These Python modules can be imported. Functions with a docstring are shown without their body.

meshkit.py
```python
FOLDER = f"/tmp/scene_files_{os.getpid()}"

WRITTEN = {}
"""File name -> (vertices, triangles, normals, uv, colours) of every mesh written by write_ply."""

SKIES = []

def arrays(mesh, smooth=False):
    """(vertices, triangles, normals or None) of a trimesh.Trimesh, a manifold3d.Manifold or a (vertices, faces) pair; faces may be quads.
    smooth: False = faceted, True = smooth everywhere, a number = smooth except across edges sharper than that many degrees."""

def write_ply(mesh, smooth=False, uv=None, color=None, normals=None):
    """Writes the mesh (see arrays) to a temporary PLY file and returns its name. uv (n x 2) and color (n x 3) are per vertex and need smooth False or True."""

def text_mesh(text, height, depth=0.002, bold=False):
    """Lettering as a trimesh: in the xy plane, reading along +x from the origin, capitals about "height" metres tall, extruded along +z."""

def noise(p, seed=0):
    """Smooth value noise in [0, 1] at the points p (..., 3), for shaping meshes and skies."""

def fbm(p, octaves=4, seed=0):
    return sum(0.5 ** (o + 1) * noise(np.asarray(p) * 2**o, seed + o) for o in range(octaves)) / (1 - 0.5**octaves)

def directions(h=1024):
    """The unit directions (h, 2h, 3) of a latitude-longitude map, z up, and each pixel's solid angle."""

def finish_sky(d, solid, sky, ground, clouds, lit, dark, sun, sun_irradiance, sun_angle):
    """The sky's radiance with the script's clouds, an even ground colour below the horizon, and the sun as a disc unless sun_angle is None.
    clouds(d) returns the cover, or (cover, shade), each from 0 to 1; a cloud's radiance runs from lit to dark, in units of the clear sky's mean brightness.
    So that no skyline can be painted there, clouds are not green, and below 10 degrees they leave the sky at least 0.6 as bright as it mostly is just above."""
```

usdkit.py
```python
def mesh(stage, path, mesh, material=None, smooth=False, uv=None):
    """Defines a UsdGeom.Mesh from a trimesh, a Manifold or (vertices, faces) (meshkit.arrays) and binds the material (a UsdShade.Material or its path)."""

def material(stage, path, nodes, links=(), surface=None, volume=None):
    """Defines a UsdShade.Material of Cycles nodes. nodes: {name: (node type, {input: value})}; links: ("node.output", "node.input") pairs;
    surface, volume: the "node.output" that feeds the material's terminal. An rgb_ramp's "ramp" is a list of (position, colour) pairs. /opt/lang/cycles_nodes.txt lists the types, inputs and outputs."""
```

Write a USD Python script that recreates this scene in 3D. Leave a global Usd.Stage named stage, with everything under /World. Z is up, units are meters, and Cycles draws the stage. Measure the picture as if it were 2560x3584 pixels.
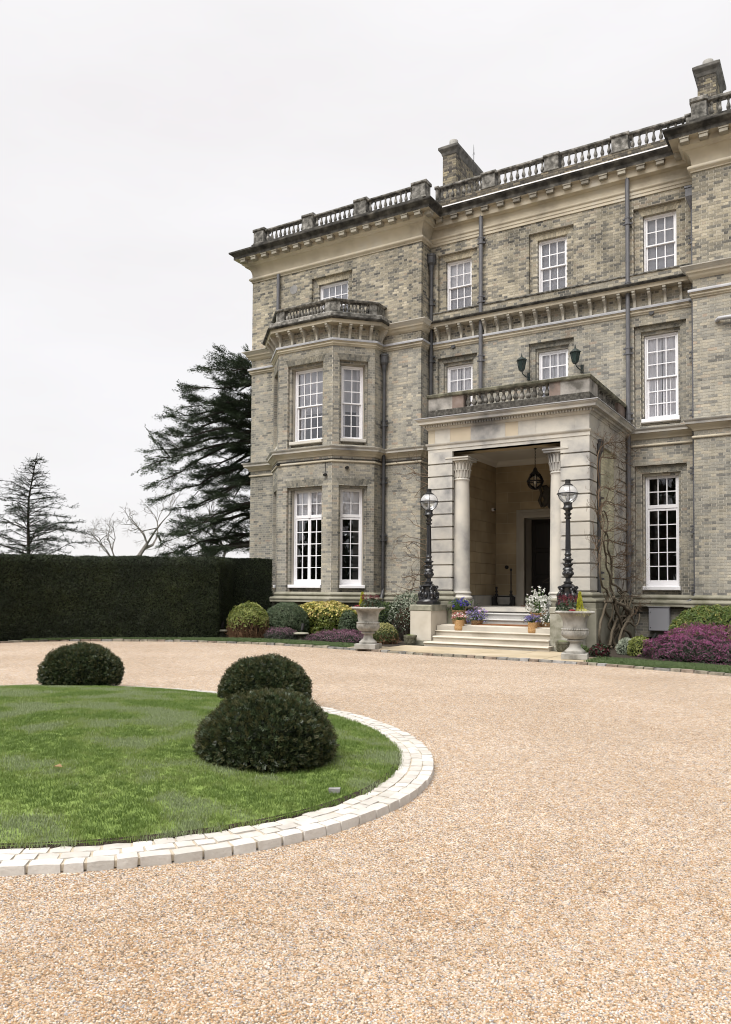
import math, random
import numpy as np
import trimesh
import usdkit
from meshkit import noise, fbm
from pxr import Usd, UsdGeom, UsdLux, UsdShade, Gf, Sdf, Vt

stage = Usd.Stage.CreateInMemory()
UsdGeom.SetStageUpAxis(stage, UsdGeom.Tokens.z)
UsdGeom.SetStageMetersPerUnit(stage, 1.0)
UsdGeom.Xform.Define(stage, '/World')
UsdGeom.Scope.Define(stage, '/World/Looks')
rng = np.random.default_rng(7)
random.seed(7)
PI = math.pi

# ------------------------------------------------------------------ camera, sky, sun, exposure
YAW, PITCH, ROLL = .54664992, .03628566, .00720285
cam = UsdGeom.Camera.Define(stage, '/World/camera')
cam.CreateHorizontalApertureAttr(36.0)
cam.CreateFocalLengthAttr(38.782)
cam.CreateVerticalApertureOffsetAttr(2.4507)
cam.CreateClippingRangeAttr(Gf.Vec2f(.05, 5000))
EXPOSURE = 3.05
cam.CreateExposureAttr(EXPOSURE)
_fw = np.array([-math.sin(YAW)*math.cos(PITCH), math.cos(YAW)*math.cos(PITCH), math.sin(PITCH)])
_r = np.array([math.cos(YAW), math.sin(YAW), 0]); _u = np.cross(_r, _fw)
_r, _u = math.cos(ROLL)*_r + math.sin(ROLL)*_u, -math.sin(ROLL)*_r + math.cos(ROLL)*_u
EYE = np.array([0, 0, 1.36])
cam.AddTransformOp().Set(Gf.Matrix4d(*_r, 0, *_u, 0, *(-_fw), 0, *EYE, 1))

SUN_EL, SUN_AZ = math.radians(60), math.atan2(-.18, -1.0)      # high, behind the camera and a little to the left
sky = UsdLux.DomeLight.Define(stage, '/World/sky')
sky.GetPrim().SetCustomDataByKey('kind', 'structure')
skym = usdkit.material(stage, '/World/Looks/sky_overcast', {
    'tc': ('texture_coordinate', {}),
    's': ('sky_texture', {'sky_type': 'single_scattering', 'sun_disc': False, 'sun_elevation': SUN_EL, 'sun_rotation': SUN_AZ}),
    'mp': ('mapping', {'scale': (1.0, 1.0, 3.2)}),
    'n': ('noise_texture', {'scale': 1.6, 'detail': 5.0, 'roughness': .5}),
    'cr': ('rgb_ramp', {'ramp': [(.3, (1.25, 1.205, 1.205)), (.5, (1.335, 1.305, 1.31)), (.66, (1.40, 1.375, 1.38))]}),
    'mx': ('mix', {'fac': .985}),
    'b': ('background_shader', {'strength': .083}),
}, [('tc.generated', 'mp.vector'), ('mp.vector', 'n.vector'), ('n.fac', 'cr.fac'), ('s.color', 'mx.color1'), ('cr.color', 'mx.color2'), ('mx.color', 'b.color')], surface='b.background')
UsdShade.MaterialBindingAPI.Apply(sky.GetPrim()).Bind(skym)

sun = UsdLux.DistantLight.Define(stage, '/World/sun')
sun.CreateIntensityAttr(.19); sun.CreateAngleAttr(50.0); sun.CreateColorAttr(Gf.Vec3f(1, .97, .93))
sun.GetPrim().CreateAttribute('inputs:normalize', Sdf.ValueTypeNames.Bool).Set(True)
_d = np.array([math.sin(SUN_AZ)*math.cos(SUN_EL), math.cos(SUN_AZ)*math.cos(SUN_EL), math.sin(SUN_EL)])
_x = np.cross([0, 0, 1], _d); _x /= np.linalg.norm(_x); _y = np.cross(_d, _x)
sun.AddTransformOp().Set(Gf.Matrix4d(*_x, 0, *_y, 0, *_d, 0, 0, 0, 40, 1))

# ------------------------------------------------------------------ helpers
used, origin = {}, {'/World': np.zeros(3)}

def numbered(parent, name):
    k = (parent, name); n = used.get(k, 0); used[k] = n + 1
    return name if n == 0 else f'{name}_{n:03d}'

def path_of(p):
    return p if isinstance(p, str) else str(p.GetPath())

def tag(prim, label=None, cat=None, group=None, kind=None):
    for k, v in (('label', label), ('category', cat), ('group', group), ('kind', kind)):
        if v: prim.SetCustomDataByKey(k, v)
    return prim

def xf(parent, name, at):
    """An Xform whose children are parts; AT is its world position."""
    p = path_of(parent); q = p + '/' + numbered(p, name); at = np.asarray(at, float)
    x = UsdGeom.Xform.Define(stage, q); x.AddTranslateOp().Set(Gf.Vec3d(*map(float, at - origin[p]))); origin[q] = at
    return x.GetPrim()

def thing(name, label, cat, at=(0, 0, 0), group=None, kind=None):
    return tag(xf('/World', name, at), label, cat, group, kind)

def dup(src, at, label, rotz=0, scale=None, group=None):
    was = src.GetCustomData(); q = '/World/' + numbered('/World', src.GetName())
    x = UsdGeom.Xform.Define(stage, q); x.AddTranslateOp().Set(Gf.Vec3d(*map(float, at)))
    x.AddRotateZOp().Set(math.degrees(rotz))
    if scale is not None: x.AddScaleOp().Set(Gf.Vec3f(*scale))
    p = x.GetPrim()
    p.GetReferences().AddInternalReference(src.GetPath())      # its own place and labels override the source's
    p.SetInstanceable(True)
    tag(p, label, was.get('category'), group or was.get('group'))
    return p

_b_faces = [[0, 3, 2, 1], [4, 5, 6, 7], [0, 1, 5, 4], [1, 2, 6, 5], [2, 3, 7, 6], [3, 0, 4, 7]]

class MB:
    """Collects shapes in world coordinates; build() makes them ONE mesh."""
    def __init__(s): s.V, s.F, s.n = [], [], 0
    def add(s, v, f):
        v, f = np.asarray(v, float).reshape(-1, 3), np.asarray(f, int)
        if f.shape[1] == 4: f = np.vstack([f[:, [0, 1, 2]], f[:, [0, 2, 3]]])
        s.V.append(v); s.F.append(f + s.n); s.n += len(v); return s
    def mesh(s, m): return s.add(m.vertices, m.faces)
    def box(s, x0, x1, y0, y1, z0, z1):
        return s.add([(x0, y0, z0), (x1, y0, z0), (x1, y1, z0), (x0, y1, z0), (x0, y0, z1), (x1, y0, z1), (x1, y1, z1), (x0, y1, z1)], _b_faces)
    def fbox(s, fr, u0, u1, d0, d1, z0, z1, ch=0):
        """box in a wall's frame: u along it, d outward, z up; ch chamfers the outer edges"""
        P = lambda u, d, z: fr.p(u, d, z)
        if not ch:
            return s.add([P(u0, d1, z0), P(u1, d1, z0), P(u1, d0, z0), P(u0, d0, z0), P(u0, d1, z1), P(u1, d1, z1), P(u1, d0, z1), P(u0, d0, z1)], _b_faces)
        c = ch
        v = [P(u0, d0, z0), P(u1, d0, z0), P(u1, d0, z1), P(u0, d0, z1), P(u0, d1-c, z0), P(u1, d1-c, z0), P(u1, d1-c, z1), P(u0, d1-c, z1),
             P(u0+c, d1, z0+c), P(u1-c, d1, z0+c), P(u1-c, d1, z1-c), P(u0+c, d1, z1-c)]
        return s.add(v, [[0, 1, 5, 4], [1, 2, 6, 5], [2, 3, 7, 6], [3, 0, 4, 7], [4, 5, 9, 8], [5, 6, 10, 9], [6, 7, 11, 10], [7, 4, 8, 11], [8, 9, 10, 11]])
    def lathe(s, c, prof, seg=16, rot=0.0, cap=True):
        a = np.arange(seg)*2*PI/seg + rot; p = np.asarray(prof, float)
        x = np.cos(a); y = np.sin(a)
        v = np.stack([c[0] + p[:, 0][:, None]*x, c[1] + p[:, 0][:, None]*y, np.broadcast_to(c[2] + p[:, 1][:, None], (len(p), seg))], -1).reshape(-1, 3)
        f = []
        for i in range(len(p)-1):
            for j in range(seg):
                k = (j+1) % seg; f.append([i*seg+j, i*seg+k, (i+1)*seg+k, (i+1)*seg+j])
        s.add(v, f)
        for i, o in ((0, -1), (len(p)-1, 1)):
            if cap and p[i, 0] > 1e-4:
                ring = v[i*seg:(i+1)*seg]; s.add(np.vstack([ring, ring.mean(0)]), [[j, (j+1) % seg, seg][::-o] for j in range(seg)])
        return s
    def tube(s, pts, rad, seg=6):
        p = np.asarray(pts, float); r = np.broadcast_to(np.asarray(rad, float), (len(p),))
        t = np.gradient(p, axis=0); t /= np.linalg.norm(t, axis=1, keepdims=True) + 1e-12
        a = np.cross(t, np.where(np.abs(t[:, 2:]) < .9, [0, 0, 1.], [1., 0, 0])); a /= np.linalg.norm(a, axis=1, keepdims=True) + 1e-12
        b = np.cross(t, a); g = np.arange(seg)*2*PI/seg
        v = (p[:, None] + r[:, None, None]*(np.cos(g)[None, :, None]*a[:, None] + np.sin(g)[None, :, None]*b[:, None])).reshape(-1, 3)
        i, j = np.meshgrid(np.arange(len(p)-1), np.arange(seg), indexing='ij'); k = (j+1) % seg
        s.add(v, np.stack([i*seg+j, i*seg+k, (i+1)*seg+k, (i+1)*seg+j], -1).reshape(-1, 4))
        for e in (0, len(p)-1):
            ring = v[e*seg:(e+1)*seg]; s.add(np.vstack([ring, ring.mean(0)]), [[q, (q+1) % seg, seg] for q in range(seg)])
        return s
    def sweep(s, path, prof, caps=True):
        """moulding: PROF [(out, z)] along the plan PATH, outside on the right hand, mitred"""
        P = np.asarray(path, float); d = np.diff(P, axis=0); d /= np.linalg.norm(d, axis=1, keepdims=True); nrm = np.stack([d[:, 1], -d[:, 0]], 1)
        m = np.empty_like(P); m[0], m[-1] = nrm[0], nrm[-1]
        for i in range(1, len(P)-1):
            b = nrm[i-1] + nrm[i]; m[i] = b/(b @ nrm[i])
        pr = np.asarray(prof, float); k = len(pr)
        for i in range(len(P)-1):       # each length has its own vertices, so corners stay crisp
            va = np.c_[P[i] + pr[:, :1]*m[i], pr[:, 1]]; vb = np.c_[P[i+1] + pr[:, :1]*m[i+1], pr[:, 1]]
            s.add(np.vstack([va, vb]), [[j, k+j, k+j+1, j+1] for j in range(k-1)])
        if caps:
            for q, e in ((0, 0), (len(P)-1, 1)):
                v = np.c_[P[q] + pr[:, :1]*m[q], pr[:, 1]]; c = np.r_[P[q], pr[:, 1].mean()]
                s.add(np.vstack([v, c]), [[j, j+1, k] for j in range(k-1)])
        return s
    def build(s, parent, name, mat, smooth=False, label=None, cat=None, group=None, kind=None):
        p = path_of(parent); q = p + '/' + numbered(p, name); v = np.vstack(s.V) - origin[p]
        m = usdkit.mesh(stage, q, (v, np.vstack(s.F)), mat, smooth)
        m.CreateDoubleSidedAttr(True); piece_tones(m, mat)
        return tag(m.GetPrim(), label, cat, group, kind)

TONED, _tr = set(), np.random.default_rng(99)
def piece_tones(m, mat):
    """a random number for every separate piece of the mesh, as its primvar 'tone'"""
    if mat is None or str(mat.GetPath()) not in TONED: return
    from scipy.sparse import coo_matrix
    from scipy.sparse.csgraph import connected_components
    f = np.array(m.GetFaceVertexIndicesAttr().Get()).reshape(-1, 3); n = len(m.GetPointsAttr().Get())
    i = f[:, [0, 1]].T.ravel(); j = f[:, [1, 2]].T.ravel(); k, lab = connected_components(coo_matrix((np.ones(len(i), np.int8), (i, j)), (n, n)), directed=False)
    UsdGeom.PrimvarsAPI(m).CreatePrimvar('tone', Sdf.ValueTypeNames.FloatArray, 'vertex').Set(Vt.FloatArray.FromNumpy(_tr.random(k)[lab].astype(np.float32)))

class Frame:
    """a wall plane: O its origin on plan, U along it, N outward (on the right hand of U)"""
    def __init__(s, O, U):
        s.O = np.asarray(O, float); s.U = np.asarray(U, float)/np.linalg.norm(U); s.N = np.array([s.U[1], -s.U[0]])
    def p(s, u, d, z):
        q = s.O + s.U*u + s.N*d; return (q[0], q[1], z)

def rects_minus(u0, u1, z0, z1, holes):
    us = sorted({u0, u1, *[min(max(h[k], u0), u1) for h in holes for k in (0, 1)]}); out = []
    for a, b in zip(us, us[1:]):
        if b-a < 1e-6: continue
        iv = sorted((h[2], h[3]) for h in holes if h[0] < (a+b)/2 < h[1]); z = z0
        for c, d in iv:
            if c > z+1e-6: out.append((a, b, z, min(c, z1)))
            z = max(z, d)
        if z < z1-1e-6: out.append((a, b, z, z1))
    return out

COURSE, STR, HEAD, JOINT = .0759, .2215, .1045, .012
def brick_list(u0, u1, z0, z1, holes, shift=0.0):
    """Flemish bond bricks (u0,u1,z0,z1) on a rectangle without the holes"""
    out, k, pair = [], math.floor(z0/COURSE), STR+HEAD+2*JOINT
    while k*COURSE < z1-.02:
        a, b = max(k*COURSE+JOINT/2, z0), min((k+1)*COURSE-JOINT/2, z1)
        if b-a > .02:
            mid = (a+b)/2; free = [(u0, u1)]
            for h in holes:
                if h[2] < mid < h[3]: free = [x for c, d in free for x in ((c, min(d, h[0])), (max(c, h[1]), d)) if x[1]-x[0] > .01]
            s0 = shift + (pair/2 if k % 2 else 0)
            for c, d in free:
                i = math.floor((c-s0)/pair)-1
                while s0+i*pair < d:
                    for p, w in ((s0+i*pair, STR), (s0+i*pair+STR+JOINT, HEAD)):
                        x, y = max(p, c), min(p+w, d)
                        if y-x > .028: out.append((x, y, a, b))
                    i += 1
        k += 1
    return out

def brick_mesh(mb, fr, bl, d=0.0, t=.1):
    if not bl: return
    B = np.array(bl); n = len(B); j = rng.uniform(-.0022, .0012, n)
    P = np.empty((n, 8, 3))
    for q, (ui, zi, o) in enumerate(((0, 2, 1), (1, 2, 1), (1, 3, 1), (0, 3, 1), (0, 2, 0), (1, 2, 0), (1, 3, 0), (0, 3, 0))):
        u, z = B[:, ui], B[:, zi]; dd = d + j if o else np.full(n, d-t)
        P[:, q, :2] = fr.O + u[:, None]*fr.U + dd[:, None]*fr.N; P[:, q, 2] = z
    F = np.array([[0, 1, 2, 3], [4, 5, 1, 0], [5, 6, 2, 1], [6, 7, 3, 2], [7, 4, 0, 3]])
    mb.add(P.reshape(-1, 3), (F[None] + 8*np.arange(n)[:, None, None]).reshape(-1, 4))

def unit(v): v = np.asarray(v, float); return v/(np.linalg.norm(v, axis=-1, keepdims=True)+1e-12)

def leaves(mb, P, N, L, W, spread=.9, droop=0.0, r=rng, fold=False):
    """one pointed leaf (two triangles) at each point, roughly facing N"""
    n = len(P); N = unit(N + spread*r.normal(0, .6, (n, 3)))
    T = unit(np.cross(N, r.normal(0, 1, (n, 3)))); T[:, 2] -= droop; T = unit(T); S = unit(np.cross(N, T))
    L = np.broadcast_to(L, (n,)) * r.uniform(.7, 1.25, n); W = np.broadcast_to(W, (n,)) * r.uniform(.75, 1.2, n)
    a = P - T*L[:, None]*.5; b = P + T*L[:, None]*.5; m = P + N*(W*.15)[:, None]
    v = np.stack([a, m + S*W[:, None]*.5, b, m - S*W[:, None]*.5], 1).reshape(-1, 3)
    mb.add(v, (np.array([[0, 1, 2], [0, 2, 3]])[None] + 4*np.arange(n)[:, None, None]).reshape(-1, 3))

# ------------------------------------------------------------------ materials
def M(name, cols, scale=3.0, rough=.75, bump=0.0, bscale=60.0, island=0.0, metallic=0.0, spec=.3, detail=4.0, lo=.3, hi=.7, trans=0.0, stretch=None, tcol=None, hue=0.0):
    n = {'g': ('geometry', {}), 'n': ('noise_texture', {'scale': float(scale), 'detail': float(detail), 'roughness': .55}),
         'r': ('rgb_ramp', {'ramp': [(lo + (hi-lo)*i/max(1, len(cols)-1), c) for i, c in enumerate(cols)]}),
         'p': ('principled_bsdf', {'roughness': float(rough), 'metallic': float(metallic), 'specular_ior_level': float(spec)})}
    l = [('n.fac', 'r.fac')]
    if stretch:
        n['mp'] = ('mapping', {'scale': stretch}); l += [('g.position', 'mp.vector'), ('mp.vector', 'n.vector')]
    else: l.append(('g.position', 'n.vector'))
    out = 'r.color'
    if island:
        TONED.add('/World/Looks/' + name); n['ti'] = ('attribute', {'attribute': 'tone'})
        n['mr'] = ('map_range', {'to_min': 1-island, 'to_max': 1+island}); n['h'] = ('hsv', {})
        l += [('ti.fac', 'mr.value'), ('mr.result', 'h.value'), (out, 'h.color')]; out = 'h.color'
        if hue:
            n['w'] = ('white_noise_texture', {'dimensions': '1D'}); n['mh'] = ('map_range', {'to_min': .5-hue, 'to_max': .5+hue})
            l += [('ti.fac', 'w.w'), ('w.value', 'mh.value'), ('mh.result', 'h.hue')]
    l.append((out, 'p.base_color'))
    if bump:
        n['bn'] = ('noise_texture', {'scale': float(bscale), 'detail': 3.0}); n['b'] = ('bump', {'strength': float(bump), 'distance': .01})
        l += [('g.position', 'bn.vector'), ('bn.fac', 'b.height'), ('b.normal', 'p.normal')]
    surf = 'p.BSDF'
    if trans:
        n['t'] = ('translucent_bsdf', {}); n['mx'] = ('mix_closure', {'fac': float(trans)})
        l += [(out, 't.color'), ('p.BSDF', 'mx.closure1'), ('t.BSDF', 'mx.closure2')]; surf = 'mx.closure'
    return usdkit.material(stage, '/World/Looks/' + name, n, l, surface=surf)

def brick_material(name, low, high, zsplit=9.4, dark=.62, tone=None):
    """stock bricks: every brick its own tone; greyer and paler low down, yellower above; sooty and lime-washed areas"""
    n = {'g': ('geometry', {}), 'ti': ('attribute', {'attribute': 'tone'}), 'sx': ('separate_xyz', {}), 'nz': ('noise_texture', {'scale': .6, 'detail': 3.0}),
         'zz': ('math', {'math_type': 'multiply_add', 'value2': 3.0}), 'zr': ('map_range', {'from_min': zsplit+.5, 'from_max': zsplit+2.2, 'clamp': True}),
         'ra': ('rgb_ramp', {'ramp': low}), 'rb': ('rgb_ramp', {'ramp': high}), 'mx': ('mix', {}),
         'n1': ('noise_texture', {'scale': .75, 'detail': 6.0, 'roughness': .62}), 'st': ('mapping', {'scale': (2.6, 2.6, .22)}), 'n4': ('noise_texture', {'scale': 1.0, 'detail': 4.0}), 'r4': ('rgb_ramp', {'ramp': [(.36, (.80, .80, .79)), (.5, (1, 1, 1)), (.66, (1.12, 1.11, 1.10))]}), 'm4': ('mix', {'mix_type': 'multiply', 'fac': .9}), 'r1': ('rgb_ramp', {'ramp': [(.33, (dark, dark, dark)), (.47, (1, 1, 1)), (.65, (1.36, 1.345, 1.32))]}),
         'm1': ('mix', {'mix_type': 'multiply', 'fac': .9}), 'n2': ('noise_texture', {'scale': 38.0, 'detail': 4.0, 'roughness': .65}),
         'r2': ('rgb_ramp', {'ramp': [(.3, (.72, .72, .72)), (.5, (1, 1, 1)), (.72, (1.25, 1.25, 1.22))]}), 'm2': ('mix', {'mix_type': 'multiply', 'fac': .8}),
         'b': ('bump', {'strength': .35, 'distance': .006}), 'p': ('principled_bsdf', {'roughness': .88, 'specular_ior_level': .2})}
    l = [('g.position', 'sx.vector'), ('g.position', 'nz.vector'), ('nz.fac', 'zz.value1'), ('sx.z', 'zz.value3'), ('zz.value', 'zr.value'),
         ('ti.fac', 'ra.fac'), ('ti.fac', 'rb.fac'), ('zr.result', 'mx.fac'), ('ra.color', 'mx.color1'), ('rb.color', 'mx.color2'),
         ('g.position', 'n1.vector'), ('n1.fac', 'r1.fac'), ('mx.color', 'm1.color1'), ('r1.color', 'm1.color2'),
         ('g.position', 'n2.vector'), ('n2.fac', 'r2.fac'), ('g.position', 'st.vector'), ('st.vector', 'n4.vector'), ('n4.fac', 'r4.fac'), ('m1.color', 'm4.color1'), ('r4.color', 'm4.color2'), ('m4.color', 'm2.color1'), ('r2.color', 'm2.color2'), ('m2.color', 'p.base_color'),
         ('n2.fac', 'b.height'), ('b.normal', 'p.normal')]
    if tone is None: TONED.add('/World/Looks/' + name)
    else:
        l = [x for x in l if not x[0].startswith('ti.')]; n.pop('ti'); n['ra'][1]['fac'] = n['rb'][1]['fac'] = float(tone)
    return usdkit.material(stage, '/World/Looks/' + name, n, l, surface='p.BSDF')

LOWB = [(0, (.125, .122, .112)), (.14, (.195, .19, .172)), (.45, (.245, .235, .205)), (.75, (.285, .267, .222)), (.95, (.33, .30, .24)), (1, (.28, .23, .185))]
HIGHB = [(0, (.08, .078, .072)), (.14, (.145, .139, .122)), (.4, (.215, .198, .158)), (.7, (.275, .248, .19)), (.93, (.35, .318, .25)), (1, (.24, .20, .155))]
LIGHTB = [(0, (.22, .205, .165)), (.25, (.25, .24, .20)), (.5, (.29, .275, .23)), (.75, (.34, .31, .245)), (1, (.37, .34, .27))]
brick_m = brick_material('stock_brick', LOWB, HIGHB)
brick_tones = [brick_material(f'stock_brick_tone_{i+1}', LOWB, HIGHB, tone=t) for i, t in enumerate((.05, .25, .4, .5, .62, .75, .9))]
brick_pale = brick_material('washed_brick', LIGHTB, HIGHB, zsplit=8.6, dark=.8)
brick_dark = brick_material('sooty_brick', [(0, (.05, .047, .042)), (.5, (.10, .092, .076)), (1, (.19, .165, .125))], [(0, (.05, .045, .04)), (.5, (.10, .09, .072)), (1, (.19, .16, .115))])
arch_m = brick_material('gauged_brick', [(0, (.10, .098, .088)), (.4, (.155, .15, .13)), (1, (.22, .205, .17))], [(0, (.23, .205, .15)), (.5, (.28, .25, .19)), (1, (.34, .30, .22))], zsplit=9.5)
mortar_m = M('lime_mortar', [(.33, .305, .26), (.41, .38, .325), (.47, .44, .38)], scale=1.2, rough=.95, bump=.3, bscale=90)
stone_m = M('weathered_portland_stone', [(.18, .178, .178), (.345, .333, .31), (.46, .437, .39), (.50, .472, .415)], scale=1.1, rough=.85, bump=.25, bscale=70, detail=8, lo=.3, hi=.66)
block_m = M('ashlar_block_stone', [(.17, .169, .171), (.335, .325, .307), (.45, .43, .388), (.49, .464, .41)], scale=1.4, rough=.85, bump=.2, bscale=80, island=.05, detail=8, lo=.3, hi=.66)
buff_m = M('buff_bath_stone', [(.25, .225, .18), (.40, .355, .275), (.47, .42, .325), (.47, .44, .38)], scale=.9, rough=.85, bump=.2, bscale=60, detail=7)
warm_m = M('warm_ashlar', [(.235, .185, .115), (.31, .245, .155), (.375, .305, .20)], scale=1.2, rough=.85, bump=.15, island=.10, detail=6)
black_m = M('sooty_stone', [(.022, .021, .019), (.05, .047, .042), (.085, .08, .07), (.16, .15, .13)], scale=4.0, rough=.95, bump=.5, bscale=40, detail=9, lo=.36, hi=.74)
balus_m = M('lichened_stone', [(.05, .048, .043), (.12, .115, .103), (.21, .20, .182), (.36, .35, .325)], scale=7.0, rough=.95, bump=.5, bscale=50, detail=9, lo=.36, hi=.72, island=.25)
plinth_m = M('green_stained_stone', [(.12, .115, .08), (.21, .20, .155), (.28, .265, .215)], scale=1.8, rough=.9, bump=.35, bscale=45, detail=8)
bracket_m = M('grey_bracket_stone', [(.30, .285, .25), (.40, .375, .32), (.47, .44, .375)], scale=5, rough=.85, island=.08)
lead_m = M('lead_sheet', [(.27, .27, .285), (.38, .38, .395)], scale=3, rough=.5, metallic=.0, spec=.5)
leadpipe_m = M('lead_grey_pipe', [(.075, .075, .082), (.13, .13, .14)], scale=6, rough=.45, spec=.5, stretch=(6, 6, .8))
darkpipe_m = M('black_iron_pipe', [(.028, .028, .03), (.055, .055, .058)], scale=6, rough=.5, spec=.5)
white_m = M('white_window_paint', [(.70, .69, .71), (.79, .785, .80)], scale=2, rough=.45, spec=.4)
iron_m = M('black_gloss_iron', [(.008, .008, .009), (.016, .016, .018)], scale=8, rough=.28, spec=.6)
ironmat_m = M('matt_black_iron', [(.012, .012, .012), (.022, .021, .02)], scale=8, rough=.6)
verdi_m = M('verdigris_lantern', [(.012, .02, .019), (.025, .035, .033), (.10, .08, .055)], scale=9, rough=.55, lo=.3, hi=.85)
curtain_m = M('sheer_curtain', [(.76, .755, .78), (.84, .835, .86)], scale=2, rough=.9)
blind_m = M('grey_net_blind', [(.50, .50, .53), (.54, .54, .57)], scale=1.5, rough=.9)
room_m = M('room_plaster', [(.16, .15, .135), (.19, .18, .16)], scale=1, rough=.9)
darkwood_m = M('dark_oak', [(.008, .006, .005), (.016, .012, .009)], scale=4, rough=.45, stretch=(8, 8, 1))
ceil_m = M('ceiling_plaster', [(.52, .49, .43), (.56, .53, .47)], scale=1, rough=.9)
glass_m = usdkit.material(stage, '/World/Looks/window_glass', {'f': ('fresnel', {'IOR': 1.5}), 'k': ('math', {'math_type': 'multiply', 'value2': 1.15, 'use_clamp': True}),
    't': ('transparent_bsdf', {'color': (.985, .987, .99)}), 'g': ('glossy_bsdf', {'roughness': .0, 'color': (.95, .96, 1.0)}), 'm': ('mix_closure', {}),
    'ge': ('geometry', {}), 'n': ('noise_texture', {'scale': 2.5, 'detail': 1.0}), 'b': ('bump', {'strength': .06, 'distance': .02})},
    [('f.fac', 'k.value1'), ('k.value', 'm.fac'), ('t.BSDF', 'm.closure1'), ('g.BSDF', 'm.closure2'), ('ge.position', 'n.vector'), ('n.fac', 'b.height'), ('b.normal', 'g.normal')], surface='m.closure')
lampglass_m = usdkit.material(stage, '/World/Looks/lamp_glass', {'f': ('fresnel', {'IOR': 1.45}), 't': ('transparent_bsdf', {'color': (.93, .94, .94)}), 'g': ('glossy_bsdf', {'roughness': .02}), 'm': ('mix_closure', {}),
    }, [('f.fac', 'm.fac'), ('t.BSDF', 'm.closure1'), ('g.BSDF', 'm.closure2')], surface='m.closure')

# ================================================================== THE HOUSE
YA, YB, YF, YR, YP = 21.731, 22.343, 20.271, 21.231, 18.6006
XA0, XA1, XC0 = -18.052, -11.241, -3.290
BL, BFL, BFR, BR = -16.663, -15.703, -13.578, -12.618            # the bay on plan
XP0, XP1 = -9.398, -5.127
house = thing('country_house', 'grey and buff brick Victorian country house with bay, stone porch and balustraded roof', 'house', (-10.5, 22, 0))
H = house

fA = Frame((XA0, YA), (1, 0)); fAr = Frame((XA1, YA), (0, 1)); fB = Frame((XA1, YB), (1, 0)); fCr = Frame((XC0, YB), (0, -1)); fC = Frame((XC0, YA), (1, 0))
fBLr = Frame((BL, YA), (0, -1)); fBLc = Frame((BL, YR), (BFL-BL, YF-YR)); fBF = Frame((BFL, YF), (1, 0)); fBRc = Frame((BFR, YF), (BR-BFR, YR-YF)); fBRr = Frame((BR, YR), (0, 1))
CANT = math.hypot(BR-BFR, YR-YF)
TOP = 12.38
brickwork, brick_pieces, backing, archw = MB(), [], MB(), None

def wall(fr, L, z0, z1, holes=(), d=0.0, deep=.25, t=.1, split=None, u0=0.0, inset=.008, mb=None):
    holes = list(holes); bl = brick_list(u0, L, z0, z1, holes)
    if split:
        brick_pieces.extend((fr, d, b) for b in bl if split(b)); bl = [b for b in bl if not split(b)]
    brick_mesh(mb or brickwork, fr, bl, d, t)
    grown = [(h[0]-inset, h[1]+inset, h[2]-inset, h[3]+inset) for h in holes]
    for a, b, c, e in rects_minus(u0+inset, L-inset, z0, z1, grown): backing.fbox(fr, a, b, d-.0055-deep, d-.0055, c, e)

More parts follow.
